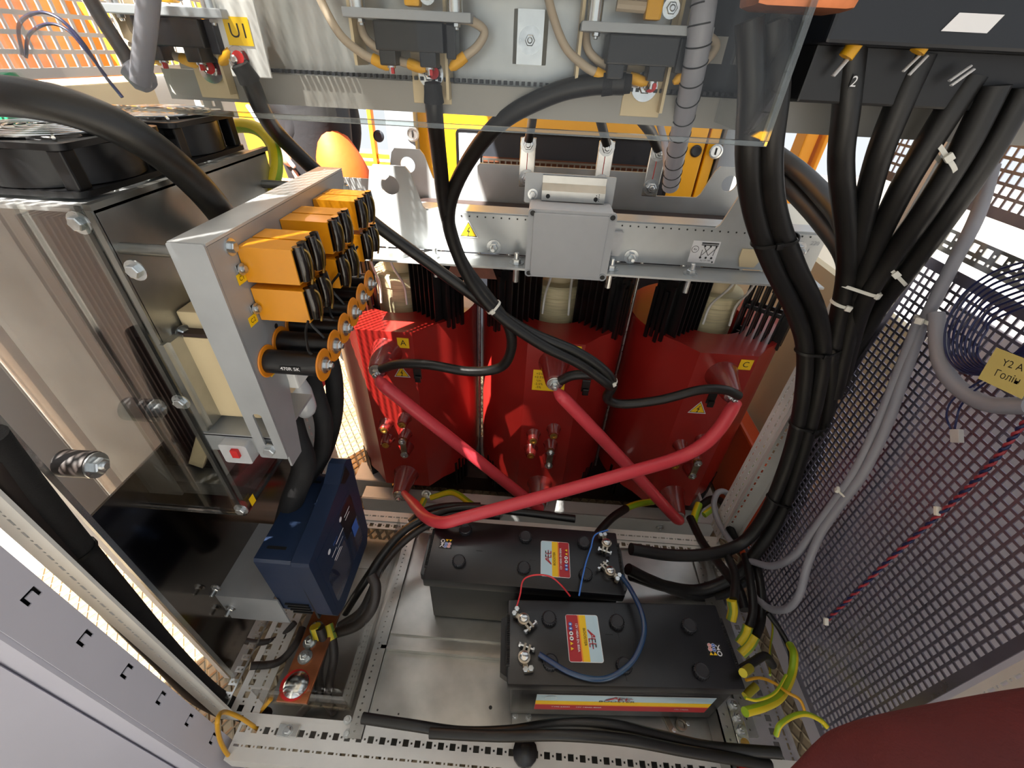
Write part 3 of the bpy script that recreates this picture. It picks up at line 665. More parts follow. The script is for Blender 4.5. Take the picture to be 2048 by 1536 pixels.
def make_battery(name, label):
    L, W = .236, .083
    root = empty(name, label, 'battery', 'starter batteries')
    def p_(b, n, m, par=None, s=None): return b.build(n, m, par or root, s)
    p_(MB().cbox(-L + .012, L - .012, -W + .004, W - .004, 0, ZTOP - .028, .006), 'case', 'battery_black', None, 40)
    lid = p_(MB().cbox(-L, L, -W, W, ZTOP - .032, ZTOP, .005), 'lid', 'battery_black', None, 40)
    p_(MB().box(-.001, .0, -W + .01, W - .01, ZTOP - .0005, ZTOP + .0003).box(-.12, -.105, .0, .0012, ZTOP, ZTOP + .0006).box(.012, .027, -.014, -.0128, ZTOP, ZTOP + .0006), 'moulding_mark', 'print_black', lid)
    for sx in (-1, 1):   # end flanges with rope handle lying in its slot
        b = MB(); b.prism([(-.062, 0), (-.052, .016), (.052, .016), (.062, 0)], frame((sx * (L - .002), 0, ZTOP - .03), (0, sx, 0), (sx, 0, 0)) if sx > 0 else frame((-(L - .002), 0, ZTOP - .03), (0, -1, 0), (-1, 0, 0)), .026); fl = p_(b, 'end_flange', 'battery_black')
        p_(MB().box(sx * (L - .001) - .0035, sx * (L - .001) + .0035, -.052, .052, ZTOP - .004, ZTOP + .0006), 'handle_slot', 'print_black', fl)
        b = MB()
        for i in range(22): b.lathe((sx * (L - .001), -.047 + i * .0044, ZTOP - .0005), (0, 1, .5), [(.0030, 0), (.0034, .0015), (.0030, .003)], 8)
        p_(b, 'rope_handle', 'cable_soft', fl)
    for i, x in enumerate((-.168, -.092, -.030)):
        pass
    for (x, y) in ((-.155, .054), (-.158, -.033), (.0, .047), (-.001, -.037), (.149, .044), (.147, -.041)):
        b = MB(); n = 40; prof = []
        b.lathe((x, y, ZTOP), (0, 0, 1), [(.0155, 0), (.0150, .0085), (.013, .0102), (.012, .0092), (.004, .0090)], 28, False, True)
        for i in range(20):
            a = 2 * math.pi * i / 20; b.box(-.0012, .0012, -.0006, .0008, 0, .008, Matrix.Translation((x, y, ZTOP)) @ Matrix.Rotation(a, 4, 'Z') @ Matrix.Translation((0, .0155, 0)))
        p_(b, 'filler_cap', 'battery_cap', None, 40)
    # big printed label
    lw, lh = .071, .094; M = frame((.075, -.005, ZTOP + .0002), (1, 0, 0), (0, 1, 0)); U = math.pi / 2
    it = [('p', rrect(-lw / 2, lw / 2, -lh / 2, lh / 2, .005), 'print_white'), ('p', rrect(-lw / 2 + .001, .003, -lh / 2 + .001, lh / 2 - .001, .004), 'print_sky'), ('p', rect(-.008, .009, -lh / 2 + .001, lh / 2 - .001), 'print_yellow'), ('p', rect(.006, .009, -lh / 2 + .001, lh / 2 - .001), 'print_orange'), ('p', rrect(.009, lw / 2 - .001, -lh / 2 + .001, lh / 2 - .001, .003), 'print_red')]
    it += aee(-.017, .004, .015, .88, U) + [('t', 'BOOSTER', -.002, -.001, .0078, 'print_black', 1.05, U), ('t', '12V 140Ah EN 800A', .0135, .0, .0068, 'print_white', .98, U, .01)]
    for i, yy in enumerate((-.026, -.017, -.007, .003)):
        it += [('c', .0265, yy, .0042, 'print_blue' if i < 2 else 'print_white'), ('p', rect(.0245, .0285, yy - .0012, yy + .0012), 'print_white' if i < 2 else 'print_black')]
    for yy in (.013, .023): it.append(('p', [(.0300, yy - .0035), (.0300, yy + .0035), (.0238, yy)], 'print_yellow'))
    sign('label', M, lw, lh, it, 'print_white', lid, .0004, rrect(-lw / 2, lw / 2, -lh / 2, lh / 2, .005))
    # small pictograms at the other end
    x0, y0 = -.198, .012; it = []
    M = frame((x0, y0, ZTOP + .0001), (1, 0, 0), (0, 1, 0))
    it += [('c', -.0085, .0075, .0052, 'print_white'), ('c', -.0085, .0075, .0032, 'print_black'), ('p', [(-.0145, -.009), (-.012, -.009), (-.0045, .001), (-.006, .001)], 'print_white'), ('p', [(-.006, -.009), (-.0045, -.009), (-.011, .001), (-.0125, .001)], 'print_white'), ('c', -.0085, -.001, .0024, 'print_white')]
    for (x, y, m) in ((.001, .0005, 'print_blue'), (0, -.0075, 'print_blue'), (.0095, 0, 'print_pink'), (.0085, -.0075, 'print_pink')): it += [('c', x, y, .0043, 'print_white'), ('c', x, y, .0037, m), ('p', rect(x - .002, x + .002, y - .0006, y + .0006), 'print_white')]
    for x in (.002, .0105): it.append(('p', [(x - .004, .0115), (x, .0055), (x + .004, .0115)], 'print_yellow'))
    sign('pictograms', M, .032, .026, it, 'print_black', lid, .0003)
    # terminals with clamps
    for (yy, s) in ((.040, 1), (-.034, -1)):
        tx = .203; z = ZTOP
        ter = p_(MB().lathe((tx, yy, z), (0, 0, 1), [(.012, 0), (.012, .006), (.0092, .0075), (.0086, .022), (.007, .023)], 22), 'terminal', 'steel', None, 40)
        b = MB(); b.lathe((tx, yy, z + .007), (0, 0, 1), [(.0125, 0), (.0125, .010), (.009, .011)], 22, True, False)
        ang = (2.3 if s < 0 else -1.9); R = Matrix.Translation((tx, yy, z + .006)) @ Matrix.Rotation(ang, 4, 'Z')
        b.box(.008, .026, .0025, .007, 0, .010, R); b.box(.008, .026, -.007, -.0025, 0, .010, R)
        cl = p_(b, 'clamp', 'plated_nickel', ter, 40)
        b = MB(); q0 = R @ Vector((.021, .014, .006)); q1 = R @ Vector((.021, -.012, .006)); b.cyl(q0, q1, .0028); bolt_geo(b, q1, q1 - q0, .0046, 0, False); bolt_geo(b, q0, q0 - q1, .0046, 0, False); p_(b, 'clamp_bolt', 'zinc', ter, 35)
        R2 = Matrix.Translation((tx, yy, z + .006)) @ Matrix.Rotation(-.55 if s < 0 else 1.75, 4, 'Z'); b = MB(); b.box(.008, .020, -.005, .005, 0, .006, R2); b.cbox(.018, .027, -.014 if s < 0 else -.006, .006 if s < 0 else .014, .0, .010, .002, R2); p_(b, 'cable_bar', 'plated_nickel', ter)
        for yb in ((-.009, .002) if s < 0 else (-.002, .009)):
            b = MB(); bolt_geo(b, R2 @ Vector((.0225, yb, .010)), (0, 0, 1), .0052, 0, False); p_(b, 'bar_bolt', 'zinc', ter, 35)
    return root
bt = make_battery('battery', 'black starter battery at the back, its terminals at the right end')
bt.location = (.036, .325, 0); bt.rotation_euler = (0, 0, .0)
def copy_tree(o, parent=None):
    c = o.copy(); col.objects.link(c); c.parent = parent
    for ch in list(o.children): copy_tree(ch, c)
    return c
b2 = copy_tree(bt); b2.location = (.243, .141, .004); b2.rotation_euler = (0, 0, math.pi + .055)
b2['label'] = 'black starter battery in front, terminals at the left end, striped side label'
# side label of the front battery
M = Matrix.Translation((.243, .141, .004)) @ Matrix.Rotation(.055, 4, 'Z')
fl = M @ FR(.012, -.0800, .088); lw, lh = .370, .085
it = [('p', rect(-lw / 2, lw / 2, -.004, lh / 2), 'print_sky'), ('p', rect(-lw / 2, lw / 2, -.012, .010), 'print_yellow'), ('p', rect(-lw / 2, lw / 2, -.016, -.010), 'print_orange'), ('p', rect(-lw / 2, lw / 2, -lh / 2, -.014), 'print_red'), ('t', 'BOOSTER', -.016, .012, .013, 'print_black', 1.35), ('t', 'TYPE 63044', -.13, -.024, .008, 'print_white'), ('t', '12V 140Ah 800A', -.07, -.024, .008, 'print_white', 1, 0, .01), ('t', '12V 140Ah', .13, -.026, .007, 'print_white'), ('c', -.155, .028, .012, 'print_white'), ('c', -.155, .028, .011, 'print_sky')]
it += aee(-.012, .030, .018, 1.1, 0)
sl = sign('side_label', fl, lw, lh, it, 'print_white', None, .0008, [(-lw / 2, -lh / 2), (lw / 2 - .025, -lh / 2), (lw / 2, lh / 2), (-lw / 2, lh / 2)])
sl.parent = b2; sl.matrix_parent_inverse = (Matrix.Translation(b2.location) @ b2.rotation_euler.to_matrix().to_4x4()).inverted()
bpy.context.view_layer.update()
# ================================================================== charger
ch = empty('battery_charger', 'dark blue battery charger with white print below the capacitor board', 'charger', loc=(-.43, .24, .16))
CI = Matrix.Translation((.43, -.24, -.16))
def qp(b, n, m, par=None, s=None):
    o = b.build(n, m, par or ch, s)
    if par is None: o.matrix_parent_inverse = CI
    return o
x0, x1, y0, y1, z0, z1 = -.475, -.405, .140, .352, .160, .405
body = qp(MB().prism([(y0 + .004, z1), (y0, z1 - .006), (y0 + .004, z0 + .05), (y0 + .016, z0 + .02), (y0 + .04, z0 + .004), (y1 - .03, z0), (y1, z0 + .03), (y1, z1)], frame((x0, 0, 0), (0, 1, 0), (0, 0, 1)), x1 - x0), 'housing', 'charger_blue')
cov = qp(MB().prism([(y0 - .001, z1 + .004), (y0 - .003, z1 - .006), (y0 + .002, z0 + .045), (y0 + .014, z0 + .012), (y0 + .045, z0 - .004), (y1 - .01, z0 - .004), (y1 + .012, z0 + .03), (y1 + .02, z1 + .035), (y1 + .004, z1 + .050), (y1 - .012, z1 + .052), (y1 - .05, z1 + .03), (y0 + .09, z1 + .016)], frame((x1 + .003, 0, 0), (0, 1, 0), (0, 0, 1)), .034), 'front_cover', 'charger_blue')
qp(MB().prism([(y1 - .045, z1 + .028), (y1 - .010, z1 + .044), (y1 - .002, z1 + .01), (y1 - .03, z1 + .01)], frame((x1 + .0025, 0, 0), (0, 1, 0), (0, 0, 1)), .0355), 'grip_hole', 'print_black', cov)
qp(MB().box(x1 - .001, x1 + .0035, y0 + .002, y1 - .002, z0 + .02, z1 - .002), 'seam', 'print_black', body)
for i in range(4): qp(MB().box(-.462 + .003 * i, -.412, y0 - .0004 + .0002 * i, y0 + .004, .235 - i * .011, .239 - i * .011), 'vent_slot', 'print_black', body)
qp(MB().lathe((-.388, y0 + .0, .382), (0, -1, 0), [(.005, 0), (.005, .002)], 12), 'cover_screw', 'print_black', cov)
for (yy, w_) in ((.165, .02), (.325, .02)): qp(MB().box(-.462, -.425, yy, yy + .006, z1 - .001, z1 + .0008), 'top_slot', 'print_black', body)
# printed front: dark field with text, two round knobs
M = frame((x1 + .0372, .245, .29), (0, 1, 0), (0, 0, 1)); it = [('p', rrect(-.075, .085, -.09, .015, .012), 'charger_screen'), ('p', rrect(.02, .085, -.005, .085, .01), 'charger_dark')]
it += [('c', -.045, .060, .006, 'print_white'), ('c', .022, .074, .006, 'print_white'), ('p', rect(-.018, .022, .043, .046), 'print_white'), ('p', rect(-.020, .012, .028, .0295), 'print_white'), ('p', rect(-.044, -.020, .036, .0385), 'print_white'), ('p', rect(-.040, -.008, .018, .0215), 'print_white'), ('p', rect(-.036, -.002, .011, .0135), 'print_white'), ('p', rect(.036, .066, .060, .063), 'print_white'), ('p', rect(.036, .060, .050, .0525), 'print_white'), ('t', 'PRO', -.018, .056, .011, 'print_blue'), ('p', rect(.05, .078, -.035, .004), 'print_blue')]
sign('printed_panel', M, .17, .19, it, 'charger_blue', cov, .0005)
# ================================================================== capacitor board
sb = empty('capacitor_board', 'grey bracket board carrying yellow capacitors and black resistors', 'circuit board', loc=(-.33, .32, .68))
SI = Matrix.Translation((.33, -.32, -.68))
def sp(b, n, m, par=None, s=None):
    o = b.build(n, m, par or sb, s)
    if par is None: o.matrix_parent_inverse = SI
    return o
XB = -.33
plate = MB(); plate.prism([(.1455, 1.0005), (.1455, .672), (.175, .672), (.20, .79), (.515, .80), (.515, 1.0005)], frame((XB - .003, 0, 0), (0, 1, 0), (0, 0, 1)), .003)
plate = sp(plate, 'plate', 'plate_grey')
b = MB(); b.prism(rrect(XB - .040, XB, .690, 1.004, .003), frame((0, .145, 0), (1, 0, 0), (0, 0, 1)), .003, [rrect(XB - .026, XB - .014, .70, .775, .005)]); sp(b, 'front_flange', 'plate_grey')
sp(MB().box(XB - .040, XB, .145, .515, 1.001, 1.004), 'top_flange', 'galv_matte')
def cap(y, z):
    h, w_, d = .042, .030, .062
    b = MB(); b.prism([(0, 0), (d, 0), (d, h), (d - .004, h), (0, h)], frame((XB + .001, y, z), (1, 0, 0), (0, 0, 1)), -w_)
    c = sp(b, 'capacitor', 'cap_yellow')
    # open potted top facing right: dark filling inside a thin rim, with rolled lead
    b = MB(); b.box(XB + d + .0005, XB + d + .0012, y + .002, y + w_ - .002, z + .002, z + h - .002); sp(b, 'potting', 'potting', c)
    b = MB(); b.tube([(XB + d + .004, y + .010, z + .003), (XB + d + .006, y + .009, z + .02), (XB + d + .004, y + .010, z + h + .001)], .0062, 10, 4); b.tube([(XB + d + .004, y + .022, z + .003), (XB + d + .007, y + .020, z + .02), (XB + d + .005, y + .018, z + h + .003)], .0052, 10, 4); sp(b, 'rolled_foil', 'potting', c, 60)
    b = MB(); b.tube([(XB + d + .005, y + .012, z + h), (XB + d + .012, y + .016, z + h - .01), (XB + d + .011, y + .016, z + .01), (XB + d + .008, y + .014, z - .004)], .0016, 6, 5); sp(b, 'lead', 'brass', c, 60)
    b = MB(); b.prism([(-.004, 0), (.010, 0), (.010, .012), (-.004, .012)], frame((XB + .0005, y - .0005, z + .012), (0, -1, 0), (0, 0, 1)), .0015); b.lathe((XB + .002, y - .005, z + .018), (1, 0, 0), [(.007, 0), (.007, .0015), (.0045, .002), (.0045, .005), (.003, .006)], 12); sp(b, 'mounting_screw', 'zinc', c, 35)
    return c
for pi, yy in enumerate((.187, .287, .387)):
    for r_, zz in enumerate((.944, .894)):
        for q in (0, 1): cap(yy + q * .034, zz - .0)
for (q, t) in (((484, 556), 'C1'), ((507, 640), 'C2'), ((547, 740), 'R1')):
    p = at(*q, x=XB + .0008); sign('value_sticker', frame((XB + .0003, p.y, p.z), (0, 1, 0), (0, 0, 1)), .016, .012, [('t', t, 0, 0, .008, 'print_black')], 'print_yellow', plate, .0004)
p = at(552, 652, x=XB); sp(MB().lathe((XB, p.y, p.z), (1, 0, 0), [(.0035, 0), (.0035, .0006)], 12), 'drilled_hole', 'print_black', plate)
for (q) in ((461, 494), (690, 377)):
    p = at(*q, x=XB); o = bolt((XB, p.y, p.z), (1, 0, 0), .0055, plate)
for i in range(6):
    y = .172 + i * .0385; z = .842 + i * .005
    b = MB(); b.lathe((XB + .002, y, z), (1, 0, 0), [(.0155, 0), (.0155, .072)], 24); r_ = sp(b, 'resistor', 'black_plastic', None, 40)
    for xx in (XB, XB + .073): sp(MB().lathe((xx, y, z), (1, 0, 0), [(.0205, 0), (.0215, .001), (.0205, .0022)], 28), 'end_disc', 'disc_orange', r_, 30)
    b = MB(); bolt_geo(b, (XB + .0755, y, z), (1, 0, 0), .0062, .004); sp(b, 'end_bolt', 'zinc', r_, 35)
    if i % 2 == 0:
        b = MB(); b.tube([(XB + .066, y + .006, z + .060), (XB + .060, y + .004, z + .045), (XB + .058, y + .002, z + .02), (XB + .062, y, z + .014)], .0018, 6, 5); sp(b, 'lead', 'cable_black', r_, 60)
    else:
        b = MB(); b.tube([(XB + .070, y - .010, z + .064), (XB + .052, y - .006, z + .04), (XB + .066, y - .004, z + .012)], .0018, 6, 5); sp(b, 'lead', 'cable_black', r_, 60)
sign('resistor_print', frame((XB + .038, .1562, .8435), (1, 0, 0), (0, 0, 1)), .026, .007, [('t', '470R 5K', 0, 0, .007, 'print_white')], 'black_plastic', plate, .0002)
# stand-off rods to the housing and a bracket arm
for (y, z) in ((.165, .985), (.46, .985)): sp(MB().lathe((-.445, y, z), (1, 0, 0), [(.0065, 0), (.0065, .075)], 10), 'standoff', 'galv_dark', None, 40)
b = MB(); b.box(-.45, -.334, .150, .156, .690, .722); b.box(-.45, -.334, .150, .25, .720, .724); arm = sp(b, 'bracket_arm', 'plate_grey'); bolt((-.352, .144, .706), (0, -1, 0), .007, arm)
# ================================================================== cooling housing with fans
hs_ = empty('heat_sink_housing', 'galvanised heat sink housing with fans on top at upper left', 'heat sink', loc=(-.53, .3, .55))
HI = Matrix.Translation((.53, -.3, -.55))
def hp(b, n, m, par=None, s=None):
    o = b.build(n, m, par or hs_, s)
    if par is None: o.matrix_parent_inverse = HI
    return o
hp(MB().box(-.446, -.442, .155, .492, .56, 1.028), 'side_sheet', 'galv')
hp(MB().box(-.635, -.442, .155, .492, 1.024, 1.028).box(-.635, -.600, .10, .155, 1.024, 1.028), 'top_sheet', 'galv_matte')
hp(MB().box(-.446, -.438, .150, .494, 1.028, 1.034), 'top_edge', 'galv_dark')
hp(MB().box(-.635, -.452, .488, .492, .56, 1.024), 'back_sheet', 'galv_dark')
for i in range(14): hp(MB().box(-.592 + i * .0085, -.5895 + i * .0085, .205, .45, .60, 1.0), 'fin', 'fin_brown')
hp(MB().box(-.598, -.478, .44, .452, .58, 1.01), 'fin_base', 'fin_inner')
hp(MB().box(-.464, -.442, .152, .156, .57, 1.028), 'inner_flange', 'galv'); hp(MB().box(-.635, -.545, .152, .156, .57, 1.028), 'inner_flange', 'galv')
hp(MB().box(-.633, -.448, .168, .20, .555, .585), 'bottom_bar', 'galv_dark')
hp(MB().prism([(-.55, .60), (-.49, .70), (-.47, .69), (-.53, .59)], frame((0, .20, 0), (1, 0, 0), (0, 0, 1)), .006), 'cross_strip', 'cream')
def fan(xc, yc, z, s=.076, lab=''):
    f = empty('cooling_fan', lab, 'fan', 'cooling fans on the heat sink', (xc, yc, z)); h = .050
    def fp(b, n, m, par=None, sm=None): return b.build(n, m, par or f, sm)
    b = MB(); out = rrect(-s, s, -s, s, .012)
    b.prism(out, Matrix.Translation((0, 0, 0)), .006, [circ(0, 0, s * .93, 36)]); b.prism(out, Matrix.Translation((0, 0, h - .006)), .006, [circ(0, 0, s * .93, 36)])
    b.lathe((0, 0, .006), (0, 0, 1), [(s * .93, 0), (s * .99, .001), (s * .99, h - .013), (s * .93, h - .012)], 36, False, False)
    fr = fp(b, 'frame', 'black_plastic', None, 35)
    for (sx, sy) in ((1, 1), (1, -1), (-1, 1), (-1, -1)): fp(MB().cbox(sx * s * .82 - .008, sx * s * .82 + .008, sy * s * .82 - .008, sy * s * .82 + .008, .006, h - .006, .002), 'corner_post', 'black_plastic', fr)
    fp(MB().lathe((0, 0, .008), (0, 0, 1), [(s * .33, 0), (s * .33, h - .014), (s * .28, h - .010)], 24), 'hub', 'black_plastic', None, 40)
    for i in range(7):
        a = 2 * math.pi * i / 7; R = Matrix.Rotation(a, 4, 'Z') @ Matrix.Translation((s * .6, 0, .022)) @ Matrix.Rotation(.7, 4, 'X'); fp(MB().box(-s * .3, s * .3, -.018, .018, -.001, .001, R), 'blade', 'black_plastic')
    g = None
    for k, rr in enumerate((.22, .36, .50, .64, .78, .92)):
        b = MB(); b.tube([(s * rr * math.cos(i * math.pi / 18), s * rr * math.sin(i * math.pi / 18), h + .004 + .003 * (1 - rr)) for i in range(37)], .0016, 6, 1, False, False)
        o = fp(b, 'guard_ring', 'steel', g, 60)
    for a in (.78, 2.36, 3.93, 5.5):
        fp(MB().tube([(s * .12 * math.cos(a), s * .12 * math.sin(a), h + .005), (s * 1.12 * math.cos(a), s * 1.12 * math.sin(a), h + .003)], .0018, 6, 1), 'guard_spoke', 'steel')
    return f
fan(-.535, .245, 1.032, .072, 'black cooling fan with wire guard nearest the door'); fan(-.535, .408, 1.032, .072, 'black cooling fan with wire guard nearest the upper plate')
p = at(222, 262, x=-.462); sign('fan_sticker', frame((-.4625, .275, 1.074), (0, 1, 0), (0, 0, 1)), .022, .014, [('t', 'M2', 0, 0, .009, 'print_black')], 'print_yellow', None, .0004).parent = None
st = bpy.data.objects['fan_sticker']; st.parent = hs_; st.matrix_parent_inverse = HI
# clear cover in front with screws
ac = empty('acrylic_cover', 'clear acrylic cover screwed over the front of the heat sink', 'cover', loc=(-.53, .14, .55))
AI = Matrix.Translation((.53, -.14, -.55))
def ap(b, n, m, par=None, s=None):
    o = b.build(n, m, par or ac, s)
    if par is None: o.matrix_parent_inverse = AI
    return o
ap(MB().box(-.66, -.438, .139, .142, .549, 1.036), 'front_sheet', 'acrylic'); ap(MB().box(-.440, -.437, .142, .290, .549, .64), 'side_flap', 'acrylic'); ap(MB().box(-.4415, -.4365, .137, .1395, .549, 1.036), 'edge', 'acrylic_edge')
ap(MB().box(-.66, -.438, .137, .139, .548, .551), 'edge', 'acrylic_edge'); ap(MB().box(-.4405, -.4365, .142, .290, .548, .551), 'edge', 'acrylic_edge')
for q in ((160, 445), (363, 803), (483, 1018), (273, 540)):
    p = at(*q, y=.139); o = bolt((p.x, .139, p.z), (0, -1, 0), .0065, ac, .0, 'zinc', 'cover_screw'); o.matrix_parent_inverse = AI
p = at(505, 1000, x=-.4362); sign('marker_sticker', frame((-.4365, p.y, p.z), (0, 1, 0), (0, 0, 1)), .012, .018, [], 'print_yellow', ac, .0004).matrix_parent_inverse = AI
# big rubber buffer with bolt at the lower left of the housing
bf = empty('rubber_buffer', 'dark round rubber buffer with washer bolt on the left side sheet', 'buffer', loc=(-.59, .12, .70)); p = at(185, 930, x=-.56)
BFI = Matrix.Translation((.59, -.12, -.70))
o = MB().lathe((-.598, p.y, p.z), (1, .02, 0), [(.018, 0), (.018, .04), (.015, .042)], 24).build('buffer_body', 'cable_brown', bf, 40); o.matrix_parent_inverse = BFI
o = bolt((-.556, p.y, p.z), (1, 0, 0), .010, bf, .004); o.matrix_parent_inverse = BFI
# cream power module between housing and board
cm = empty('power_module', 'cream power module on a metal flange between housing and capacitor board', 'power module', loc=(-.41, .22, .70)); CMI = Matrix.Translation((.41, -.22, -.70))
def cmp_(b, n, m, s=None): o = b.build(n, m, cm, s); o.matrix_parent_inverse = CMI; return o
cmp_(MB().cbox(-.440, -.372, .175, .300, .735, .868, .003), 'body', 'cream'); cmp_(MB().cbox(-.440, -.385, .19, .310, .862, .896, .003), 'upper_block', 'cream'); cmp_(MB().prism([(.18, .735), (.21, .70), (.30, .70), (.30, .735)], frame((-.44, 0, 0), (0, 1, 0), (0, 0, 1)), .055), 'lower_block', 'cream')
cmp_(MB().box(-.442, -.432, .155, .176, .735, .872).box(-.442, -.436, .148, .156, .735, .872), 'flange', 'galv'); cmp_(MB().box(-.442, -.375, .176, .300, .868, .873), 'cap_strip', 'core_dark')
for q in ((392, 667), (448, 787)):
    p = at(*q, x=-.42); o = bolt((-.436, p.y, p.z), (1, -.4, 0), .006, cm, .003); o.matrix_parent_inverse = CMI
cmp_(MB().prism(rrect(-.02, .02, -.018, .018, .004), frame((-.40, .155, .700), (1, 0, 0), (0, 0, 1)), .02), 'clear_terminal', 'spiral_clear'); cmp_(MB().box(-.402, -.392, .130, .136, .698, .712), 'red_mark', 'cap_red')
# ================================================================== behind the transformer
g = empty('generator_set', 'yellow generator enclosure with a dark grille behind the transformer', 'generator', loc=(.1, 1.8, -.3)); GI = Matrix.Translation((-.1, -1.8, .3))
def gp(b, n, m, par=None, s=None):
    o = b.build(n, m, par or g, s)
    if par is None: o.matrix_parent_inverse = GI
    return o
YG = 1.70
pan = gp(MB().cbox(-.49, .655, YG, YG + .04, .60, 1.5, .004), 'panel', 'genset_yellow'); gp(MB().cbox(.665, .705, YG, YG + .04, .60, 1.5, .004), 'panel', 'genset_yellow'); gp(MB().box(-.52, .72, YG + .03, YG + .5, -.28, 1.5), 'body', 'genset_dark')  # body coloured dark to stand in for the shade between the coils
gp(MB().prism(rrect(-.335, .545, .66, .925, .02), FR(0, YG, 0), .006, [rrect(-.325, .535, .67, .915, .015)]), 'inset_rim', 'black_plastic')
gp(MB().prism(rrect(-.325, .535, .67, .915, .015), FR(0, YG, 0), .002), 'inset_back', 'genset_dark')
gp(MB().cbox(-.322, -.235, YG - .012, YG - .002, .675, .91, .003), 'inset_plate', 'box_grey')
hs = [(round(.006 + i * .0235, 4), round(.006 + i * .0235 + .0185, 4), round(.006 + j * .0235, 4), round(.006 + j * .0235 + .0185, 4)) for i in range(29) for j in range(5)]
gp(MB().holed(FR(-.228, YG - .010, .70), .69, .126, .003, hs), 'grille', 'galv_dark'); gp(MB().box(-.225, .46, YG - .004, YG - .0022, .70, .83), 'radiator_core', 'rust_brown')
for q in ((824, 268), (1393, 303), (756, 273)):
    p = at(*q, y=YG - .01); gp(MB().lathe((p.x, YG, p.z), (0, -1, 0), [(.022, 0), (.022, .004), (.016, .008), (.006, .006)], 20), 'rubber_plug', 'genset_dark', None, 40)
gp(MB().box(-.505, -.492, YG - .02, YG + .1, -.25, 1.5), 'edge_post', 'black_plastic')
# grey pillars each side, with a lock
def pillar(x0, x1, y, label, q):
    o = tag(MB().cbox(x0, x1, y, y + .08, -.30, 1.5, .012).build('pillar', 'pillar_grey', None, 40), label, 'pillar')
    p = at(*q, y=y - .002); b = MB(); b.lathe((p.x, y, p.z), (0, -1, 0), [(.026, 0), (.026, .004), (.020, .005), (.019, .001), (.006, .001)], 24); b.build('lock', 'zinc', o, 40); b = MB().box(p.x - .002, p.x + .002, y - .006, y - .003, p.z - .012, p.z + .012); b.build('lock_slot', 'print_black', o)
pillar(-.60, -.485, 1.64, 'grey pillar with round lock left of the yellow generator', (825, 268)); pillar(.715, .80, 1.68, 'grey pillar with round lock right of the yellow generator', (1432, 303))
# container window frames and doors
fr = MB(); fr.cbox(.985, 1.03, 1.62, 1.70, -.3, 1.5, .006); fr.cbox(1.045, 1.06, 1.60, 1.68, -.3, 1.5, .004)
tag(fr.build('window_1', 'outside_yellow'), 'ochre window frame at the right behind the cables', kind='structure')
tag(MB().box(1.0, 2.3, 1.75, 1.79, -.3, .62).build('wall_back', 'wall_white'), 'white wall under the bright right opening', kind='structure')
fr = MB()
for (x0, x1) in ((-.98, -.955), (-.93, -.90), (-.80, -.78), (-.70, -.685)): fr.cbox(x0, x1, 2.02, 2.06, -.3, 1.6, .004)
for z in (.70, .735, .98): fr.box(-1.0, -.66, 2.03, 2.05, z, z + .018)
tag(fr.build('window_2', 'outside_yellow'), 'yellow window frame at the left behind the person', kind='structure')
tag(MB().box(-2.6, -1.0, 2.3, 2.34, -.4, 2.4).build('yellow_container', 'outside_yellow'), 'sunlit yellow container wall outside beyond the person', 'container')
tag(MB().box(-2.3, -2.26, .9, 2.3, -.4, 1.42).build('orange_container', 'outside_pale'), 'orange-yellow container side seen through the left perforated sheet', 'container')
# ------------------------------------------------------------------ people
def skin_body(name, verts, edges, radii, m, parent=None, sub=2, root=0):
    me = bpy.data.meshes.new(name); me.from_pydata(verts, edges, []); o = bpy.data.objects.new(name, me); col.objects.link(o)
    md = o.modifiers.new('skin', 'SKIN'); md.use_smooth_shade = True
    for i, v in enumerate(me.skin_vertices[0].data): v.radius = radii[i] if isinstance(radii[i], tuple) else (radii[i], radii[i]); v.use_root = (i == root)
    o.modifiers.new('sub', 'SUBSURF').levels = sub; o.modifiers['sub'].render_levels = sub
    me.materials.append(MATS[m]); o.parent = parent; return o
per = empty('person', 'person in dark clothes and an orange hi-vis vest behind the transformer', 'person', loc=(-.78, 1.62, -.3))
PI_ = Matrix.Translation((.78, -1.62, .3)); hand = at(575, 335, y=1.52) + Vector((.10, 0, 0)); elb = at(612, 226, y=1.56) + Vector((.10, 0, 0))
bv = [(-.74, 1.62, .58), (-.74, 1.62, .80), (-.75, 1.61, 1.02), (-.76, 1.58, 1.14), (-.77, 1.55, 1.22), (-.78, 1.52, 1.32), (-.78, 1.49, 1.40),
      (-.92, 1.56, 1.08), tuple(elb), tuple(hand), (-.70, 1.70, 1.08), (-.70, 1.78, .88), (-.74, 1.74, .70),
      (-.83, 1.62, .48), (-.84, 1.62, .12), (-.84, 1.66, -.25), (-.82, 1.56, -.27), (-.66, 1.62, .48), (-.65, 1.62, .12), (-.65, 1.66, -.25), (-.64, 1.56, -.27)]
be = [(0, 1), (1, 2), (2, 3), (3, 4), (4, 5), (5, 6), (2, 7), (7, 8), (8, 9), (2, 10), (10, 11), (11, 12), (0, 13), (13, 14), (14, 15), (15, 16), (0, 17), (17, 18), (18, 19), (19, 20)]
brd = [.10, .09, .10, .06, .055, .10, .09, .06, .045, .032, .06, .045, .035, .085, .06, .04, .045, .085, .06, .04, .045]
body = skin_body('body', bv, be, brd, 'skin', per)
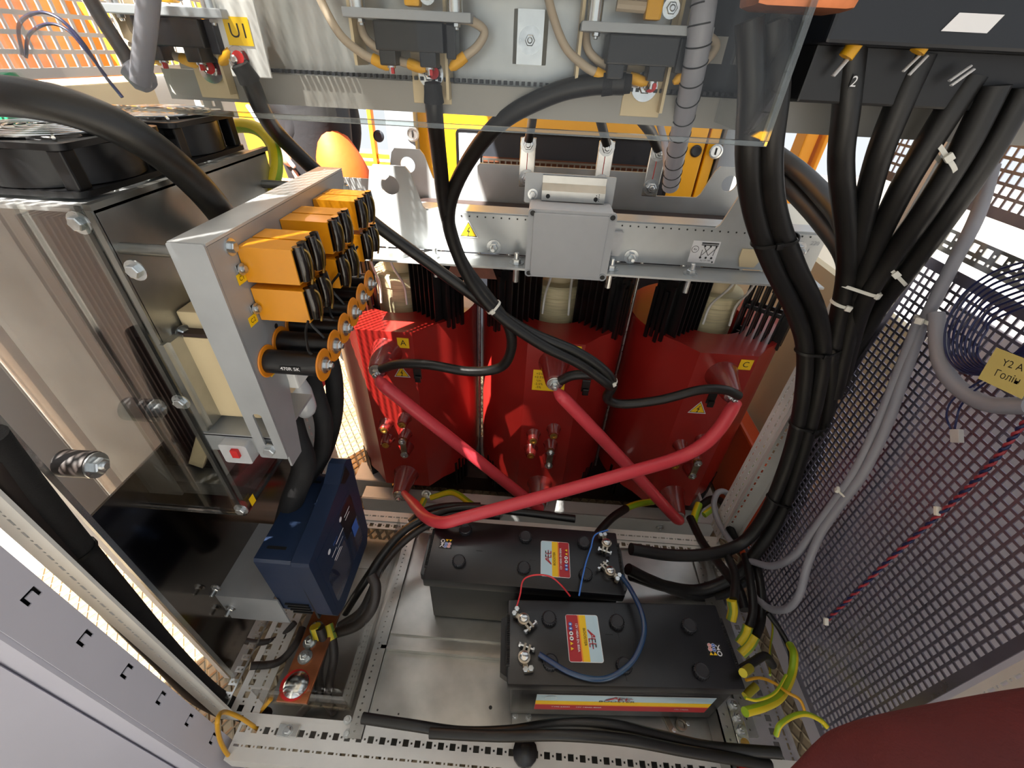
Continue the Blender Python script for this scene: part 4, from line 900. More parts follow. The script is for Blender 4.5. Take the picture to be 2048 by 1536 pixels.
# five fingers of the visible hand, curled round the edge it holds
for i, (dx, dz) in enumerate(((-.022, -.028), (-.008, -.036), (.006, -.036), (.019, -.030))):
    h = Vector(hand) + Vector((dx * .8, -.01, -.035)); skin_body('finger', [tuple(h), tuple(h + Vector((dx * .2, -.02, dz))), tuple(h + Vector((dx * .3, -.008, dz - .028)))], [(0, 1), (1, 2)], [.010, .009, .008], 'skin', body, 1)
h = Vector(hand) + Vector((.028, -.012, -.005)); skin_body('thumb', [tuple(h), tuple(h + Vector((.018, -.018, -.022))), tuple(h + Vector((.016, -.022, -.048)))], [(0, 1), (1, 2)], [.012, .010, .009], 'skin', body, 1)
skin_body('sleeve', [(-.80, 1.60, 1.06), (-.91, 1.56, 1.06), tuple(Vector(elb) * .9 + Vector(hand) * .1), tuple(Vector(elb) * .35 + Vector(hand) * .65)], [(0, 1), (1, 2), (2, 3)], [.10, .085, .075, .055], 'cloth_dark', per)
skin_body('sleeve', [(-.72, 1.62, 1.04), (-.70, 1.71, 1.04), (-.70, 1.775, .88), (-.735, 1.745, .74)], [(0, 1), (1, 2), (2, 3)], [.07, .075, .06, .048], 'cloth_dark', per)
skin_body('trousers', [(-.74, 1.62, .74), (-.74, 1.62, .56), (-.83, 1.62, .46), (-.84, 1.62, .12), (-.84, 1.65, -.22), (-.65, 1.62, .46), (-.64, 1.62, .12), (-.64, 1.65, -.22)], [(0, 1), (1, 2), (2, 3), (3, 4), (1, 5), (5, 6), (6, 7)], [(.15, .12), .14, .105, .08, .06, .105, .08, .06], 'cloth_dark', per)
skin_body('jacket', [(-.78, 1.62, .62), (-.78, 1.61, .82), (-.77, 1.61, 1.02), (-.77, 1.59, 1.13)], [(0, 1), (1, 2), (2, 3)], [(.15, .13), (.145, .13), (.17, .14), .12], 'cloth_dark', per)
skin_body('vest', [(-.655, 1.57, .55), (-.655, 1.56, .74), (-.685, 1.56, .86), (-.715, 1.58, .95)], [(0, 1), (1, 2), (2, 3)], [(.135, .13), (.115, .12), (.075, .10), .03], 'vest_orange', per)
skin_body('reflective_band', [(-.93, 1.47, .99), (-.88, 1.44, .93), (-.83, 1.43, .86), (-.79, 1.43, .80)], [(0, 1), (1, 2), (2, 3)], [(.010, .004)] * 4, 'reflective', per, 1)
skin_body('hair', [(-.78, 1.54, 1.42), (-.78, 1.55, 1.34)], [(0, 1)], [.10, .09], 'hair', per)
for o in per.children:
    o.matrix_parent_inverse = PI_
    o.location.x -= .10
# the photographer's clothed leg at the lower right
p2 = empty('person', 'maroon-clothed limb of the person standing at the cabinet, lower right corner', 'person', loc=(.5, -.5, -.3))
a0 = at(1590, 1735, z=.62); a1 = at(1780, 1690, z=.62); a2 = at(2070, 1650, z=.62); a3 = at(2400, 1640, z=.66)
limb = skin_body('trouser_leg', [tuple(a0 + Vector((-.05, -.10, -.5))), tuple(a0 + Vector((0, -.07, -.15))), tuple(a0), tuple(a1), tuple(a2), tuple(a3), tuple(a3 + Vector((.12, -.15, .25)))], [(0, 1), (1, 2), (2, 3), (3, 4), (4, 5), (5, 6)], [.06, .075, .082, .095, .105, .12, .15], 'maroon_cloth', p2, 3, 2)
limb.matrix_parent_inverse = Matrix.Translation((-.5, .5, .3))
# ================================================================== device plate at the top
dp = empty('mounting_plate', 'galvanised mounting plate with a hat rail at the top of the cabinet', 'plate', loc=(0, .51, 1.13)); DI = Matrix.Translation((0, -.51, -1.13))
def dpp(b, n, m, par=None, s=None):
    o = b.build(n, m, par or dp, s)
    if par is None: o.matrix_parent_inverse = DI
    return o
dpp(MB().box(-.44, .215, .505, .509, 1.125, 1.5), 'sheet', 'galv'); dpp(MB().box(.216, .78, .500, .509, 1.12, 1.5), 'shade_sheet', 'breaker_dark')  # right part is a dark sheet painted as the shade round the breaker
b = MB(); b.prism([(-.024, 0), (-.018, .012), (.018, .012), (.024, 0)], frame((-.022, .505, 1.158), (1, 0, 0), (0, -1, 0)), -.06); dpp(b, 'hat_rail', 'galv_bright')
b = MB(); bolt_geo(b, (-.022, .493, 1.185), (0, -1, 0), .0062, .003); b.lathe((-.022, .493, 1.185), (0, -1, 0), [(.016, 0), (.016, .001)], 24); dpp(b, 'rail_bolt', 'zinc', None, 35)
# slotted edging along the rail: separate little teeth, one strip
b = MB()
for i in range(112): b.box(-.43 + i * .0085, -.4255 + i * .0085, .474, .486, 1.134, 1.1385, Matrix.Shear('XY', 4, (0, 0)) if False else None)
o = dpp(b, 'slotted_edging', 'genset_dark'); o['kind'] = 'stuff'
def device(xc, zt, label, sx=1., stick=None, wide=1.):
    """black switching module hung under a grey support bar with spacers, lug plate and beige wires"""
    d = empty('switch_module', label, 'switch module', 'switch modules on the mounting plate', (xc, .45, zt))
    def q(b, n, m, par=None, s=None): return b.build(n, m, par or d, s)
    y = 0
    bar = q(MB().cbox(-.082, .082, -.015, .035, .0, .010, .0012), 'support_bar', 'box_rim')
    for x in (-.066, .060): q(MB().lathe((x, .0, .010), (0, 0, 1), [(.0095, 0), (.0095, .08)], 18), 'spacer', 'galv_bright', None, 40)
    for x in (-.062, .062): b = MB(); bolt_geo(b, (x, -.004, -.0005), (0, 0, -1), .0045, .003, False); q(b, 'bar_bolt', 'zinc', bar, 35)
    bb = MB(); bb.cbox(-.045 * wide, .045, -.012, .040, -.032, -.001, .002); bb.cbox(-.042 * wide, -.020 * wide, -.010, .02, -.048, -.030, .002); bb.cbox(.012, .034, -.010, .02, -.048, -.030, .002); bb.cbox(.047, .060, -.004, .03, -.038, -.001, .002)
    blk = q(bb, 'module_body', 'black_plastic')
    q(MB().box(-.082, -.078, .006, .05, -.05, .07).box(.042, .046, .012, .05, -.085, .05), 'side_plate', 'cream', None)
    lug = q(MB().cbox(-.010, .046, .030, .034, -.092, -.02, .001), 'lug_plate', 'cream')
    for (x, z) in ((-.031 * wide, -.049), (.022, -.049)): b = MB(); b.lathe((x, .004, z + .001), (0, 0, -1), [(.0065, 0), (.0065, .003), (.0045, .0032), (.0045, .009)], 12); q(b, 'terminal_screw', 'steel', blk, 40); q(MB().box(x + .001, x + .005, -.003, .002, z - .008, z - .001), 'red_mark', 'cap_red', blk)
    b = MB(); bolt_geo(b, (.018, .030, -.056), (0, -1, .1), .0085, .006); b.lathe((.018, .030, -.056), (0, -1, .1), [(.018, 0), (.018, .003), (.006, .004)], 24); q(b, 'lug_bolt', 'steel', lug, 35); q(MB().prism(circ(0, 0, .008, 12), frame((.024, .0165, -.054), (1, 0, 0), (0, .1, 1)), .001), 'red_mark', 'cap_red', lug)
    q(MB().cbox(-.004, .016, -.006, .012, .014, .038, .003), 'crimp_sleeve', 'sleeve_yellow'); q(MB().tube([(-.04, .004, .028), (-.004, .004, .027)], .007, 10, 1), 'bus_wire', 'cable_beige'); b = MB(); bolt_geo(b, (.026, -.004, .026), (0, -1, 0), .006, .003); q(b, 'bus_bolt', 'zinc', None, 35)
    def wire(pts, n='beige_wire'):
        w_ = q(MB().tube(pts, .0055, 10, 7), n, 'cable_beige', None, 60); a, c = Vector(pts[-2]), Vector(pts[-1]); u = (c - a).normalized()
        q(MB().lathe(c - u * .004, u, [(.0068, 0), (.0072, .010), (.0062, .020), (.003, .026)], 12), 'crimp_sleeve', 'sleeve_yellow', w_, 40)
    wire([(-.135, .03, .075), (-.125, .02, .03), (-.100, .01, -.015), (-.070, .004, -.036), (-.052, .004, -.043)])
    wire([(-.075, .03, .01), (-.066, .018, -.02), (-.03, .016, -.040), (-.004, .010, -.046)])
    wire([(.046, .012, .004), (.075, .012, .004), (.096, .010, -.006), (.088, .006, -.022), (.068, .004, -.036)])
    return d
device(-.178, 1.198, 'switch module with black body under a grey bar, middle of the three')
device(.125, 1.196, 'switch module right of the hat rail, next to the spiral wrapped cable')
d1 = device(-.500, 1.190, 'switch module beside the yellow sticker reading U1 at upper left')
p = at(464, 56, y=.458); sign('phase_sticker', FR(-.410, .4498, 1.178), .034, .030, [('t', 'U1', .001, 0, .022, 'print_black')], 'print_yellow', None, .0005)
st = [o for o in bpy.data.objects if o.name.startswith('phase_sticker') and o.parent is None][0]; st.parent = d1; st.matrix_parent_inverse = Matrix.Translation((.500, -.45, -1.190))
o = MB().cbox(-.436, -.380, .4505, .454, 1.128, 1.24, .001).build('lug_plate', 'wall_white', d1); o.matrix_parent_inverse = Matrix.Translation((.500, -.45, -1.190))
o = bolt((-.419, .4505, 1.148), (0, -1, 0), .0085, d1, .006, 'steel', 'lug_bolt'); o.matrix_parent_inverse = Matrix.Translation((.500, -.45, -1.190))
o = MB().prism(circ(0, 0, .008, 12), frame((-.414, .440, 1.150), (1, 0, 0), (0, .1, 1)), .001).build('red_mark', 'cap_red', d1); o.matrix_parent_inverse = Matrix.Translation((.500, -.45, -1.190))
# upper row seen at the very top edge
tag(MB().cbox(-.16, .23, .40, .46, 1.235, 1.262, .002).box(.06, .20, .39, .40, 1.236, 1.26).build('bus_support', 'galv_bright'), 'bright metal bus support cut by the top edge', 'support')
# breaker at upper right
bk2 = empty('circuit_breaker', 'dark blue circuit breaker with a blank white label at upper right', 'circuit breaker', loc=(.55, .45, 1.19)); KI = Matrix.Translation((-.55, -.45, -1.19))
def bp_(b, n, m, par=None, s=None):
    o = b.build(n, m, par or bk2, s)
    if par is None: o.matrix_parent_inverse = KI
    return o
bp_(MB().cbox(.318, .86, .38, .50, 1.194, 1.5, .004), 'body', 'breaker_dark'); bp_(MB().cbox(.33, .86, .42, .50, 1.135, 1.196, .003), 'terminal_skirt', 'black_plastic')
p0 = at(1908, 58, y=.3795); p1 = at(1985, 34, y=.3795); M = FR((p0.x + p1.x) / 2, .3795, (p0.z + p1.z) / 2)
sign('blank_label', M, .052, .017, [], 'print_white', None, .0005, [(-.030, -.008), (.020, -.008), (.028, .008), (-.020, .008)])
st = bpy.data.objects['blank_label']; st.parent = bk2; st.matrix_parent_inverse = KI
p = at(1420, 60, y=.497); sign('faded_label', FR(.232, .4995, 1.185), .03, .03, [], 'rail_grey', None, .0005); st = bpy.data.objects['faded_label']; st.parent = dp; st.matrix_parent_inverse = DI
tag(MB().cbox(.20, .30, .30, .36, 1.215, 1.26, .012).build('copper_lug', 'copper', None, 40), 'copper coloured lug block at the top edge over two thick cables', 'lug')
# clear cover in front of the plate
uc = empty('acrylic_cover', 'large clear acrylic sheet in front of the upper mounting plate', 'cover', loc=(-.1, .3, 1.1)); UI = Matrix.Translation((.1, -.3, -1.1))
for (b, n, m) in ((MB().box(-.70, .252, .298, .301, 1.102, 1.6), 'front_sheet', 'acrylic'), (MB().box(-.70, .256, .2965, .303, 1.098, 1.103), 'edge', 'acrylic_edge'), (MB().box(.250, .2565, .2965, .303, 1.103, 1.6), 'edge', 'acrylic_edge'), (MB().box(.252, .255, .301, .48, 1.103, 1.6), 'side_sheet', 'acrylic')):
    o = b.build(n, m, uc); o.matrix_parent_inverse = UI
# things at the upper left edge
tag(MB().lathe(at(-10, 155, y=.30), (.3, .1, -.6), [(.012, 0), (.02, .004), (.02, .03), (.014, .036)], 20).build('green_cylinder', 'green_plastic', None, 40), 'bright green plastic cylinder at the left edge above the fans', 'lens')  # plain green plastic cylinder, not a lamp
tag(MB().cbox(-.66, -.585, .30, .42, 1.03, 1.085, .008).build('green_block', 'green_plastic', None, 40), 'dark green block at the left edge behind the front fan', 'block')
tag(MB().cbox(-.768, -.750, .40, .70, .98, 1.10, .004).build('cream_panel', 'wall_beige', None, 40), 'cream panel behind the fans below the perforated sheet', 'panel')
# ================================================================== cables
def wrap(c, d, r, m, label, w_=.0045, head=True, hd=(0, -1, 0), sq=1.):
    """cable tie: a band round a bundle with its square head"""
    d = Vector(d).normalized(); q = d.to_track_quat('Z', 'Y'); c = Vector(c); n = 28
    b = MB(); P = []; F = []
    for i in range(n):
        a = 2 * math.pi * i / n
        for (rr, h) in ((r, -w_ / 2), (r, w_ / 2), (r + .0014, w_ / 2), (r + .0014, -w_ / 2)): P.append(c + q @ Vector((rr * math.cos(a), rr * math.sin(a) * sq, h)))
    for i in range(n):
        j = (i + 1) % n
        for k in range(4): F.append((i * 4 + k, j * 4 + k, j * 4 + (k + 1) % 4, i * 4 + (k + 1) % 4))
    b.add(P, F)
    if head:
        hd = Vector(hd); hd = (hd - d * hd.dot(d)).normalized(); s = d.cross(hd); M = Matrix((s, d, hd)).transposed().to_4x4(); M.translation = c + hd * r
        b.cbox(-.005, .005, -.0045, .0045, 0, .006, .001, M)
    return tag(b.build('cable_tie', m, None, 40), label, 'cable tie')
K = 'cable_black'
def pz(*a): return [at(p[0], p[1], z=p[2]) for p in a]
def hull(P):
    P = sorted(set(P)); h = []
    for rng in (P, P[::-1]):
        k = len(h) + 1 if h else 0; st = []
        for p in rng:
            while len(st) > 1 and (st[-1][0] - st[-2][0]) * (p[1] - st[-2][1]) - (st[-1][1] - st[-2][1]) * (p[0] - st[-2][0]) <= 0: st.pop()
            st.append(p)
        h += st[:-1]
    return h
def tie(cs, d, m, label, w_=.0055, hd=(0, -1, 0)):
    """cable tie drawn tight round several cables: cs = [(point, radius)]"""
    d = Vector(d).normalized(); q = d.to_track_quat('Z', 'Y'); qi = q.inverted(); O = sum((c for c, r in cs), Vector()) / len(cs)
    def ring(e):
        P = []
        for c, r in cs:
            v = qi @ (c - O)
            for i in range(20): P.append((round(v.x + (r + e) * math.cos(i * math.pi / 10), 6), round(v.y + (r + e) * math.sin(i * math.pi / 10), 6)))
        return P
    H = hull(ring(.0004)); n = len(H); b = MB(); P = []; F = []
    for (x, y) in H:
        l = math.hypot(x, y); k = 1 + .0016 / l
        for (kk, h) in ((1, -w_ / 2), (1, w_ / 2), (k, w_ / 2), (k, -w_ / 2)): P.append(O + q @ Vector((x * kk, y * kk, h)))
    for i in range(n):
        j = (i + 1) % n
        for k in range(4): F.append((i * 4 + k, j * 4 + k, j * 4 + (k + 1) % 4, i * 4 + (k + 1) % 4))
    b.add(P, F); hd = Vector(hd); hd = (hd - d * hd.dot(d)).normalized(); hl = qi @ hd
    far = max(x * hl.x + y * hl.y for x, y in H); s = d.cross(hd); M = Matrix((s, d, hd)).transposed().to_4x4(); M.translation = O + hd * (far - .001)
    b.cbox(-.005, .005, -.005, .005, 0, .006, .001, M)
    return tag(b.build('cable_tie', m, None, 40), label, 'cable tie')
# --- phase cables from the lugs to the transformer
cable('power_cable', px((480, 130, .438), (503, 170, .445), (525, 222, .47), (560, 272, .52), (640, 350, .56), (740, 440, .58), (860, 528, .60), (985, 618, .62), (1060, 664, .63), (1150, 702, .63), (1205, 738, .63), (1226, 768, .635), (1214, 796, .645), (1245, 808, .65), (1320, 800, .65), (1400, 780, .655), (1450, 780, .66), (1478, 792, .665)), .0125, K, 'black cable from the U1 lug curving across to the right coil terminal')
cable('power_cable', px((866, 172, .458), (870, 240, .47), (880, 330, .52), (893, 430, .57), (925, 525, .60), (985, 605, .615), (1018, 655, .62), (1022, 700, .63), (1000, 735, .64), (940, 743, .65), (860, 730, .655), (800, 728, .66), (762, 738, .67)), .0128, K, 'black cable from the middle lug looping back to the left coil terminal')
cable('power_cable', px((1250, 168, .45), (1180, 170, .46), (1100, 190, .47), (1000, 245, .49), (935, 325, .53), (900, 405, .56), (902, 470, .58), (940, 560, .60), (995, 628, .61), (1080, 688, .615), (1160, 728, .62), (1212, 765, .622), (1222, 772, .64), (1206, 752, .66), (1150, 750, .665), (1120, 762, .67)), .0130, K, 'black cable from the right lug bending down to the middle coil terminal')
tie([(at(985, 618, y=.62), .0125), (at(985, 605, y=.615), .0128), (at(987, 620, y=.609), .013)], at(1005, 638, y=.615) - at(970, 600, y=.61), 'tie_white', 'white cable tie holding three phase cables left of the middle coil', hd=(.5, -1, -.6))
tie([(at(1224, 764, y=.635), .0125), (at(1216, 766, y=.628), .013)], Vector((.3, 0, -1)), 'tie_white', 'white cable tie near the middle coil terminal cable', hd=(.8, -1, 0))
# heat shrink sleeves on the lugs
for i, (a, c_, nm) in enumerate((((480, 128), (500, 162), 'left'), ((865, 165), (868, 205), 'middle'), ((1262, 168), (1205, 168), 'right'))):
    A = at(*a, y=.436 if i == 0 else .452); B = at(*c_, y=.443 if i == 0 else .455); tag(MB().tube([A, B], [.011, .0145], 12, 1).build('shrink_sleeve', 'cable_soft', None, 60), 'black shrink sleeve on the %s lug' % nm, 'sleeve')
# --- thick pair coming down behind the clear cover, on to the rear battery
pairs = [((1500, 40, .37), (1503, 180, .37), (1496, 320, .38), (1510, 430, .41), (1545, 530, .44), (1590, 625, .47), (1610, 700, .48), (1605, 790, .48), (1590, 870, .48), (1565, 950, .47), (1530, 1030, .45), (1485, 1085, .43), (1420, 1108, .40), (1340, 1110, .385), (1262, 1098, .375)),
         ((1548, 40, .37), (1552, 180, .37), (1540, 320, .38), (1553, 430, .41), (1590, 530, .44), (1632, 620, .47), (1645, 700, .48), (1634, 790, .48), (1614, 870, .48), (1590, 950, .47), (1560, 1030, .45), (1520, 1095, .42), (1470, 1150, .39), (1400, 1180, .37), (1330, 1172, .36), (1262, 1150, .36))]
for i, pth in enumerate(pairs): cable('thick_cable', px(*pth), .0155, K, ['left one of two thick black cables dropping behind the clear cover', 'right one of two thick black cables dropping behind the clear cover'][i], n=14)
cable('thick_cable', px((1662, 690, .50), (1660, 790, .50), (1640, 880, .50), (1612, 960, .49), (1580, 1040, .47), (1540, 1110, .44), (1490, 1160, .40), (1430, 1192, .37), (1370, 1186, .36), (1300, 1160, .36), (1256, 1138, .36)), .0150, K, 'thick black cable on the outside of the bundle beside the right post', n=14)
# --- five cables of the breaker
rr = [((1704, 95, .43), (1692, 220, .43), (1682, 330, .44), (1694, 470, .47), (1692, 560, .49), (1672, 660, .50), (1660, 720, .50)),
      ((1842, 108, .43), (1795, 215, .43), (1752, 330, .44), (1718, 470, .47), (1704, 560, .50), (1690, 660, .51), (1676, 740, .51)),
      ((1945, 150, .43), (1880, 250, .43), (1805, 375, .44), (1745, 500, .47), (1715, 590, .49), (1690, 690, .50), (1668, 790, .50)),
      ((1990, 170, .42), (1925, 300, .42), (1850, 420, .43), (1778, 520, .46), (1728, 600, .48), (1700, 690, .51), (1680, 780, .52)),
      ((2050, 175, .42), (1975, 310, .42), (1895, 430, .43), (1815, 540, .46), (1755, 620, .50), (1712, 700, .53), (1690, 780, .53))]
nm = ['first black breaker cable from the left, under the yellow sleeve', 'second black breaker cable from the left, with two white tags', 'third black breaker cable from the left, leaning right', 'fourth black breaker cable from the left, tied with white ties', 'rightmost black breaker cable against the big-holed sheet']
for i, pth in enumerate(rr): cable('breaker_cable', px(*pth), .0165 if i < 4 else .0155, K, nm[i], 'cable', 'cables of the breaker', 14)
def near(paths, py, extra=0):
    """centre points of cables (given as pixel paths) at image row py"""
    out = []
    for pth in paths:
        for u, v in zip(pth, pth[1:]):
            if min(u[1], v[1]) <= py <= max(u[1], v[1]) and u[1] != v[1]:
                t = (py - u[1]) / (v[1] - u[1]); out.append((at(u[0] + (v[0] - u[0]) * t, py, y=u[2] + (v[2] - u[2]) * t), .0165)); break
    return out
third = [(1662, 690, .50), (1660, 790, .50), (1640, 880, .50), (1612, 960, .49), (1580, 1040, .47)]
tie(near(rr[2:4], 310), (-.5, .1, -.6), 'tie_white', 'white cable tie round two breaker cables at upper right', hd=(-.2, -1, 0))
tie(near(rr[3:5], 545), (-.45, .1, -.7), 'tie_white', 'white cable tie with its head left of the perforated post', hd=(-.8, -1, -.2))
tie(near(rr[:4], 572), (-.1, .05, -1), 'tie_white', 'upper of two white ties on the breaker bundle', hd=(.6, -1, 0))
tie(near(rr[:2], 605), (-.1, .05, -1), 'tie_white', 'lower of two white ties on the breaker bundle', hd=(-.3, -1, 0))
tie(near([pairs[0], pairs[1], third], 700), (0, 0, -1), 'tie_black', 'black cable tie binding the thick bundle beside coil marker C')
tie(near([pairs[0], pairs[1], third], 850), (-.15, 0, -1), 'tie_black', 'black cable tie halfway down the thick bundle')
tie(near([pairs[0], pairs[1], third], 1000), (-.3, 0, -1), 'tie_black', 'black cable tie low on the thick bundle')
tie(near(pairs, 480), (.25, .2, -1), 'tie_black', 'black cable tie on the two thick cables above the beam end')
cable('diagonal_cable', px((1540, 300, .80), (1600, 345, .72), (1650, 395, .62), (1690, 450, .53), (1704, 540, .51)), .018, K, 'upper of two dark cables slanting in from behind the beam at right')
cable('diagonal_cable', px((1530, 325, .80), (1590, 385, .72), (1645, 445, .62), (1690, 510, .54), (1700, 580, .52)), .018, K, 'lower of two dark cables slanting in from behind the beam at right')
cable('lug_cable', px((1068, 205, .9), (1063, 250, 1.05), (1057, 282, 1.095)), .012, K, 'short grey-black cable on the left low voltage lug')
cable('lug_cable', px((1198, 230, 1.0), (1206, 260, 1.05), (1214, 290, 1.095)), .012, K, 'short grey-black cable on the middle low voltage lug')
cable('lug_cable', px((1280, 235, .95), (1300, 262, 1.03), (1317, 298, 1.095)), .014, K, 'short grey-black cable on the right low voltage lug')
# yellow sleeves and white tags at the breaker
for (q, s, lab) in (((1703, 98), .016, 'left'), ((1847, 88), .016, 'right')):
    p = at(*q, y=.40); tag(MB().tube([p + Vector((.003, 0, .008)), p + Vector((-.003, 0, -.008))], .0085, 10, 1).build('yellow_sleeve', 'sleeve_yellow', None, 60), '%s yellow marker sleeve under the circuit breaker' % lab, 'sleeve')
for i, (a, c_) in enumerate((((1697, 116), (1666, 152)), ((1843, 107), (1806, 143)), ((1855, 111), (1818, 150)), ((1942, 131), (1898, 162)), ((1948, 138), (1902, 171)))):
    A, B = at(*a, y=.405), at(*c_, y=.405); tag(MB().tube([A, B], .0028 if i != 0 else .004, 8, 1, flat=.5).build('white_tag', 'print_white', None, 60), ['white tag strip on the first breaker cable', 'upper white tag strip on the second breaker cable', 'lower white tag strip on the second breaker cable', 'upper thin white tag strip on the third breaker cable', 'lower thin white tag strip on the third breaker cable'][i], 'tag')
sign('number_mark', frame(at(1708, 164, y=.41), (1, 0, 0), (0, 0, 1)), .008, .014, [('t', '2', 0, 0, .016, 'print_white')], 'cable_black', None, .0003)
tag(bpy.data.objects['number_mark'], 'white handwritten 2 on the first breaker cable', 'mark')
# spiral wrapped cable
S = px((1412, -20, .43), (1398, 80, .43), (1382, 170, .45), (1362, 260, .50), (1348, 330, .56), (1341, 372, .60))
sp_ = cable('spiral_cable', S, .0150, 'spiral_grey', 'grey spiral wrapped cable hanging in front of the generator', n=14)
path = curve_pts([Vector(p) for p in S], 10); tot = len(path); k = 0
for i in range(3, tot - 1, 4):
    d = (path[i + 1] - path[i - 1]).normalized(); q = d.to_track_quat('Z', 'Y'); b = MB(); n = 20; P = []
    for j in range(n + 1):
        a = math.pi * 1.2 * j / n + math.pi * .9; P.append(path[i] + q @ Vector((.0152 * math.cos(a), .0152 * math.sin(a), .004 * (j / n - .5))))
    b.tube(P, .0009, 5, 1, False); b.build('wrap_gap', 'print_black', sp_, 60)
cable('grey_cable', px((1316, 236, .98), (1330, 290, .9), (1335, 350, .72)), .008, 'cable_grey', 'thin grey cable beside the spiral wrapped cable')
# --- upper left
cable('thick_cable', px((-30, 190, .17), (60, 198, .17), (160, 222, .18), (270, 272, .20), (360, 338, .23), (425, 405, .26), (475, 475, .30)), .0165, K, 'thick black cable arching over the fans at upper left', n=16)
cable('thick_cable', px((330, 330, .25), (375, 375, .27), (420, 420, .28), (460, 470, .31)), .0075, K, 'thin black cable beside the arch over the heat sink')
cable('control_cable', px((165, -30, .40), (205, 40, .40), (250, 110, .40), (272, 150, .40)), .0085, 'cable_black', 'slanting dark cable at the top left in front of the perforated sheet')
cable('conduit', px((300, -30, .38), (292, 60, .38), (285, 120, .38), (281, 165, .38)), .0115, 'cable_grey', 'grey conduit hanging at the top left', 'conduit')
tag(MB().lathe(at(258, 128, y=.39), (.5, 0, -.7), [(.010, 0), (.016, .004), (.016, .022), (.010, .03)], 18).build('conduit_gland', 'cable_grey', None, 40), 'grey gland at the lower end of the hanging conduit', 'gland')
cable('thin_wire', px((45, 110, .36), (38, 50, .36), (75, 25, .36), (120, 38, .36), (165, 85, .36), (205, 145, .36), (245, 195, .36)), .0020, 'wire_blue', 'thin dark wire looped in front of the left perforated sheet', 'wire', None, 6)
cable('thin_wire', px((52, 115, .36), (58, 70, .36), (95, 48, .36), (135, 60, .36), (175, 105, .36), (212, 152, .36)), .0018, 'wire_blue', 'second thin dark wire inside the loop at the left perforated sheet', 'wire', None, 6)
cable('earth_cable', px((432, 268, .56), (470, 252, .56), (515, 258, .55), (545, 290, .53), (552, 340, .50), (535, 400, .47), (530, 440, .46)), .0110, 'earth_wire', 'yellow-green earth cable arching behind the heat sink housing', 'cable')
# --- soft black cables between capacitor board and charger
Q = 'cable_soft'
cable('foam_cable', px((575, 735, .36), (572, 800, .35), (590, 870, .33), (608, 930, .30), (585, 1000, .27), (566, 1070, .25), (560, 1112, .245)), .0230, Q, 'thick matt black cable running into the top of the charger')
cable('foam_cable', px((612, 730, .42), (632, 790, .40), (648, 850, .38), (640, 915, .36), (612, 960, .33), (596, 1020, .30)), .0185, Q, 'matt black cable curving down beside the capacitor board')
cable('foam_cable', px((652, 690, .48), (668, 760, .46), (668, 830, .44), (652, 895, .42), (628, 945, .39), (612, 1000, .35)), .0185, Q, 'outermost matt black cable nearest the left coil')
sc = px((590, 748, .34), (602, 780, .34), (612, 815, .335), (606, 826, .335)); tag(MB().tube(sc, [.010, .018, .019, .012], 12, 6).build('clear_spiral', 'spiral_clear', None, 60), 'clear spiral wrap bunch under the black resistors', 'spiral wrap')
tag(MB().cbox(-.352, -.318, .20, .24, .775, .815, .003).build('cable_clip', 'wall_white'), 'white cable clip below the front black resistor', 'clip')
# --- charger leads and bottom left cables
W = 'cable_brown'
cable('charger_lead', px((1150, 1038, .455), (1040, 1024, .46), (940, 1016, .465), (870, 1028, .45), (810, 1060, .40), (768, 1105, .34), (738, 1150, .29), (712, 1190, .26), (690, 1225, .24)), .0105, K, 'upper black charger lead running to the rear battery')
cable('charger_lead', px((1000, 1032, .45), (910, 1030, .45), (845, 1056, .42), (795, 1095, .37), (760, 1140, .31), (742, 1185, .26), (720, 1225, .22), (680, 1252, .20)), .0105, W, 'lower brown-black charger lead looping under the charger')
cable('bar_cable', px((742, 1150, .25), (752, 1175, .23), (745, 1215, .20), (715, 1250, .18), (665, 1268, .17)), .0120, W, 'short brown-black cable bending to the copper bar')
cable('bar_cable', px((640, 1255, .16), (648, 1290, .14), (638, 1340, .11), (642, 1385, .085), (670, 1425, .05)), .0105, W, 'brown-black cable with yellow-green tape over the copper bar')
cable('bar_cable', px((662, 1262, .165), (668, 1310, .13), (660, 1360, .10), (654, 1400, .07)), .0100, W, 'second dark cable beside the copper bar, right of the taped one')
cable('bar_cable', px((610, 1340, .10), (618, 1370, .08), (622, 1400, .06), (600, 1430, .04)), .0095, W, 'dark lug cable bolted at the front of the copper bar')
for (a, c_, lab) in (((630, 1252, .163), (645, 1300, .135), 'left'), ((655, 1250, .175), (664, 1280, .15), 'right')):
    tag(MB().tube([at(a[0], a[1], y=a[2]), at(c_[0], c_[1], y=c_[2])], .0125, 12, 2).build('earth_tape', 'earth_tape', None, 60), '%s yellow-green tape sleeve on the copper bar cables' % lab, 'tape')
cable('side_cable', px((590, 1245, .20), (560, 1275, .17), (520, 1285, .15), (480, 1280, .15)), .0070, W, 'upper dark cable passing through the left side sheet')
cable('side_cable', px((605, 1255, .19), (590, 1290, .15), (555, 1325, .11), (500, 1332, .09)), .0085, W, 'lower dark cable passing through the left side sheet')
cable('thick_cable', px((-30, 872, .03), (60, 985, .03), (150, 1092, .03), (250, 1208, .028), (350, 1320, .026), (430, 1395, .025), (500, 1428, .03), (565, 1428, .05), (615, 1395, .08), (628, 1340, .11)), .0185, Q, 'thick black cable down the left post to the copper bar', n=16)
cable('thick_cable', px((-30, 925, .015), (60, 1035, .015), (150, 1135, .015), (240, 1236, .015), (320, 1318, .015), (390, 1390, .018), (450, 1425, .02)), .0140, 'cable_brown', 'second dark cable hugging the perforated left post', n=12)
tie([(at(157, 1100, y=.03), .0185)], (.0, 0, -1), 'tie_black', 'black tie on the thick cable beside the bright strip')
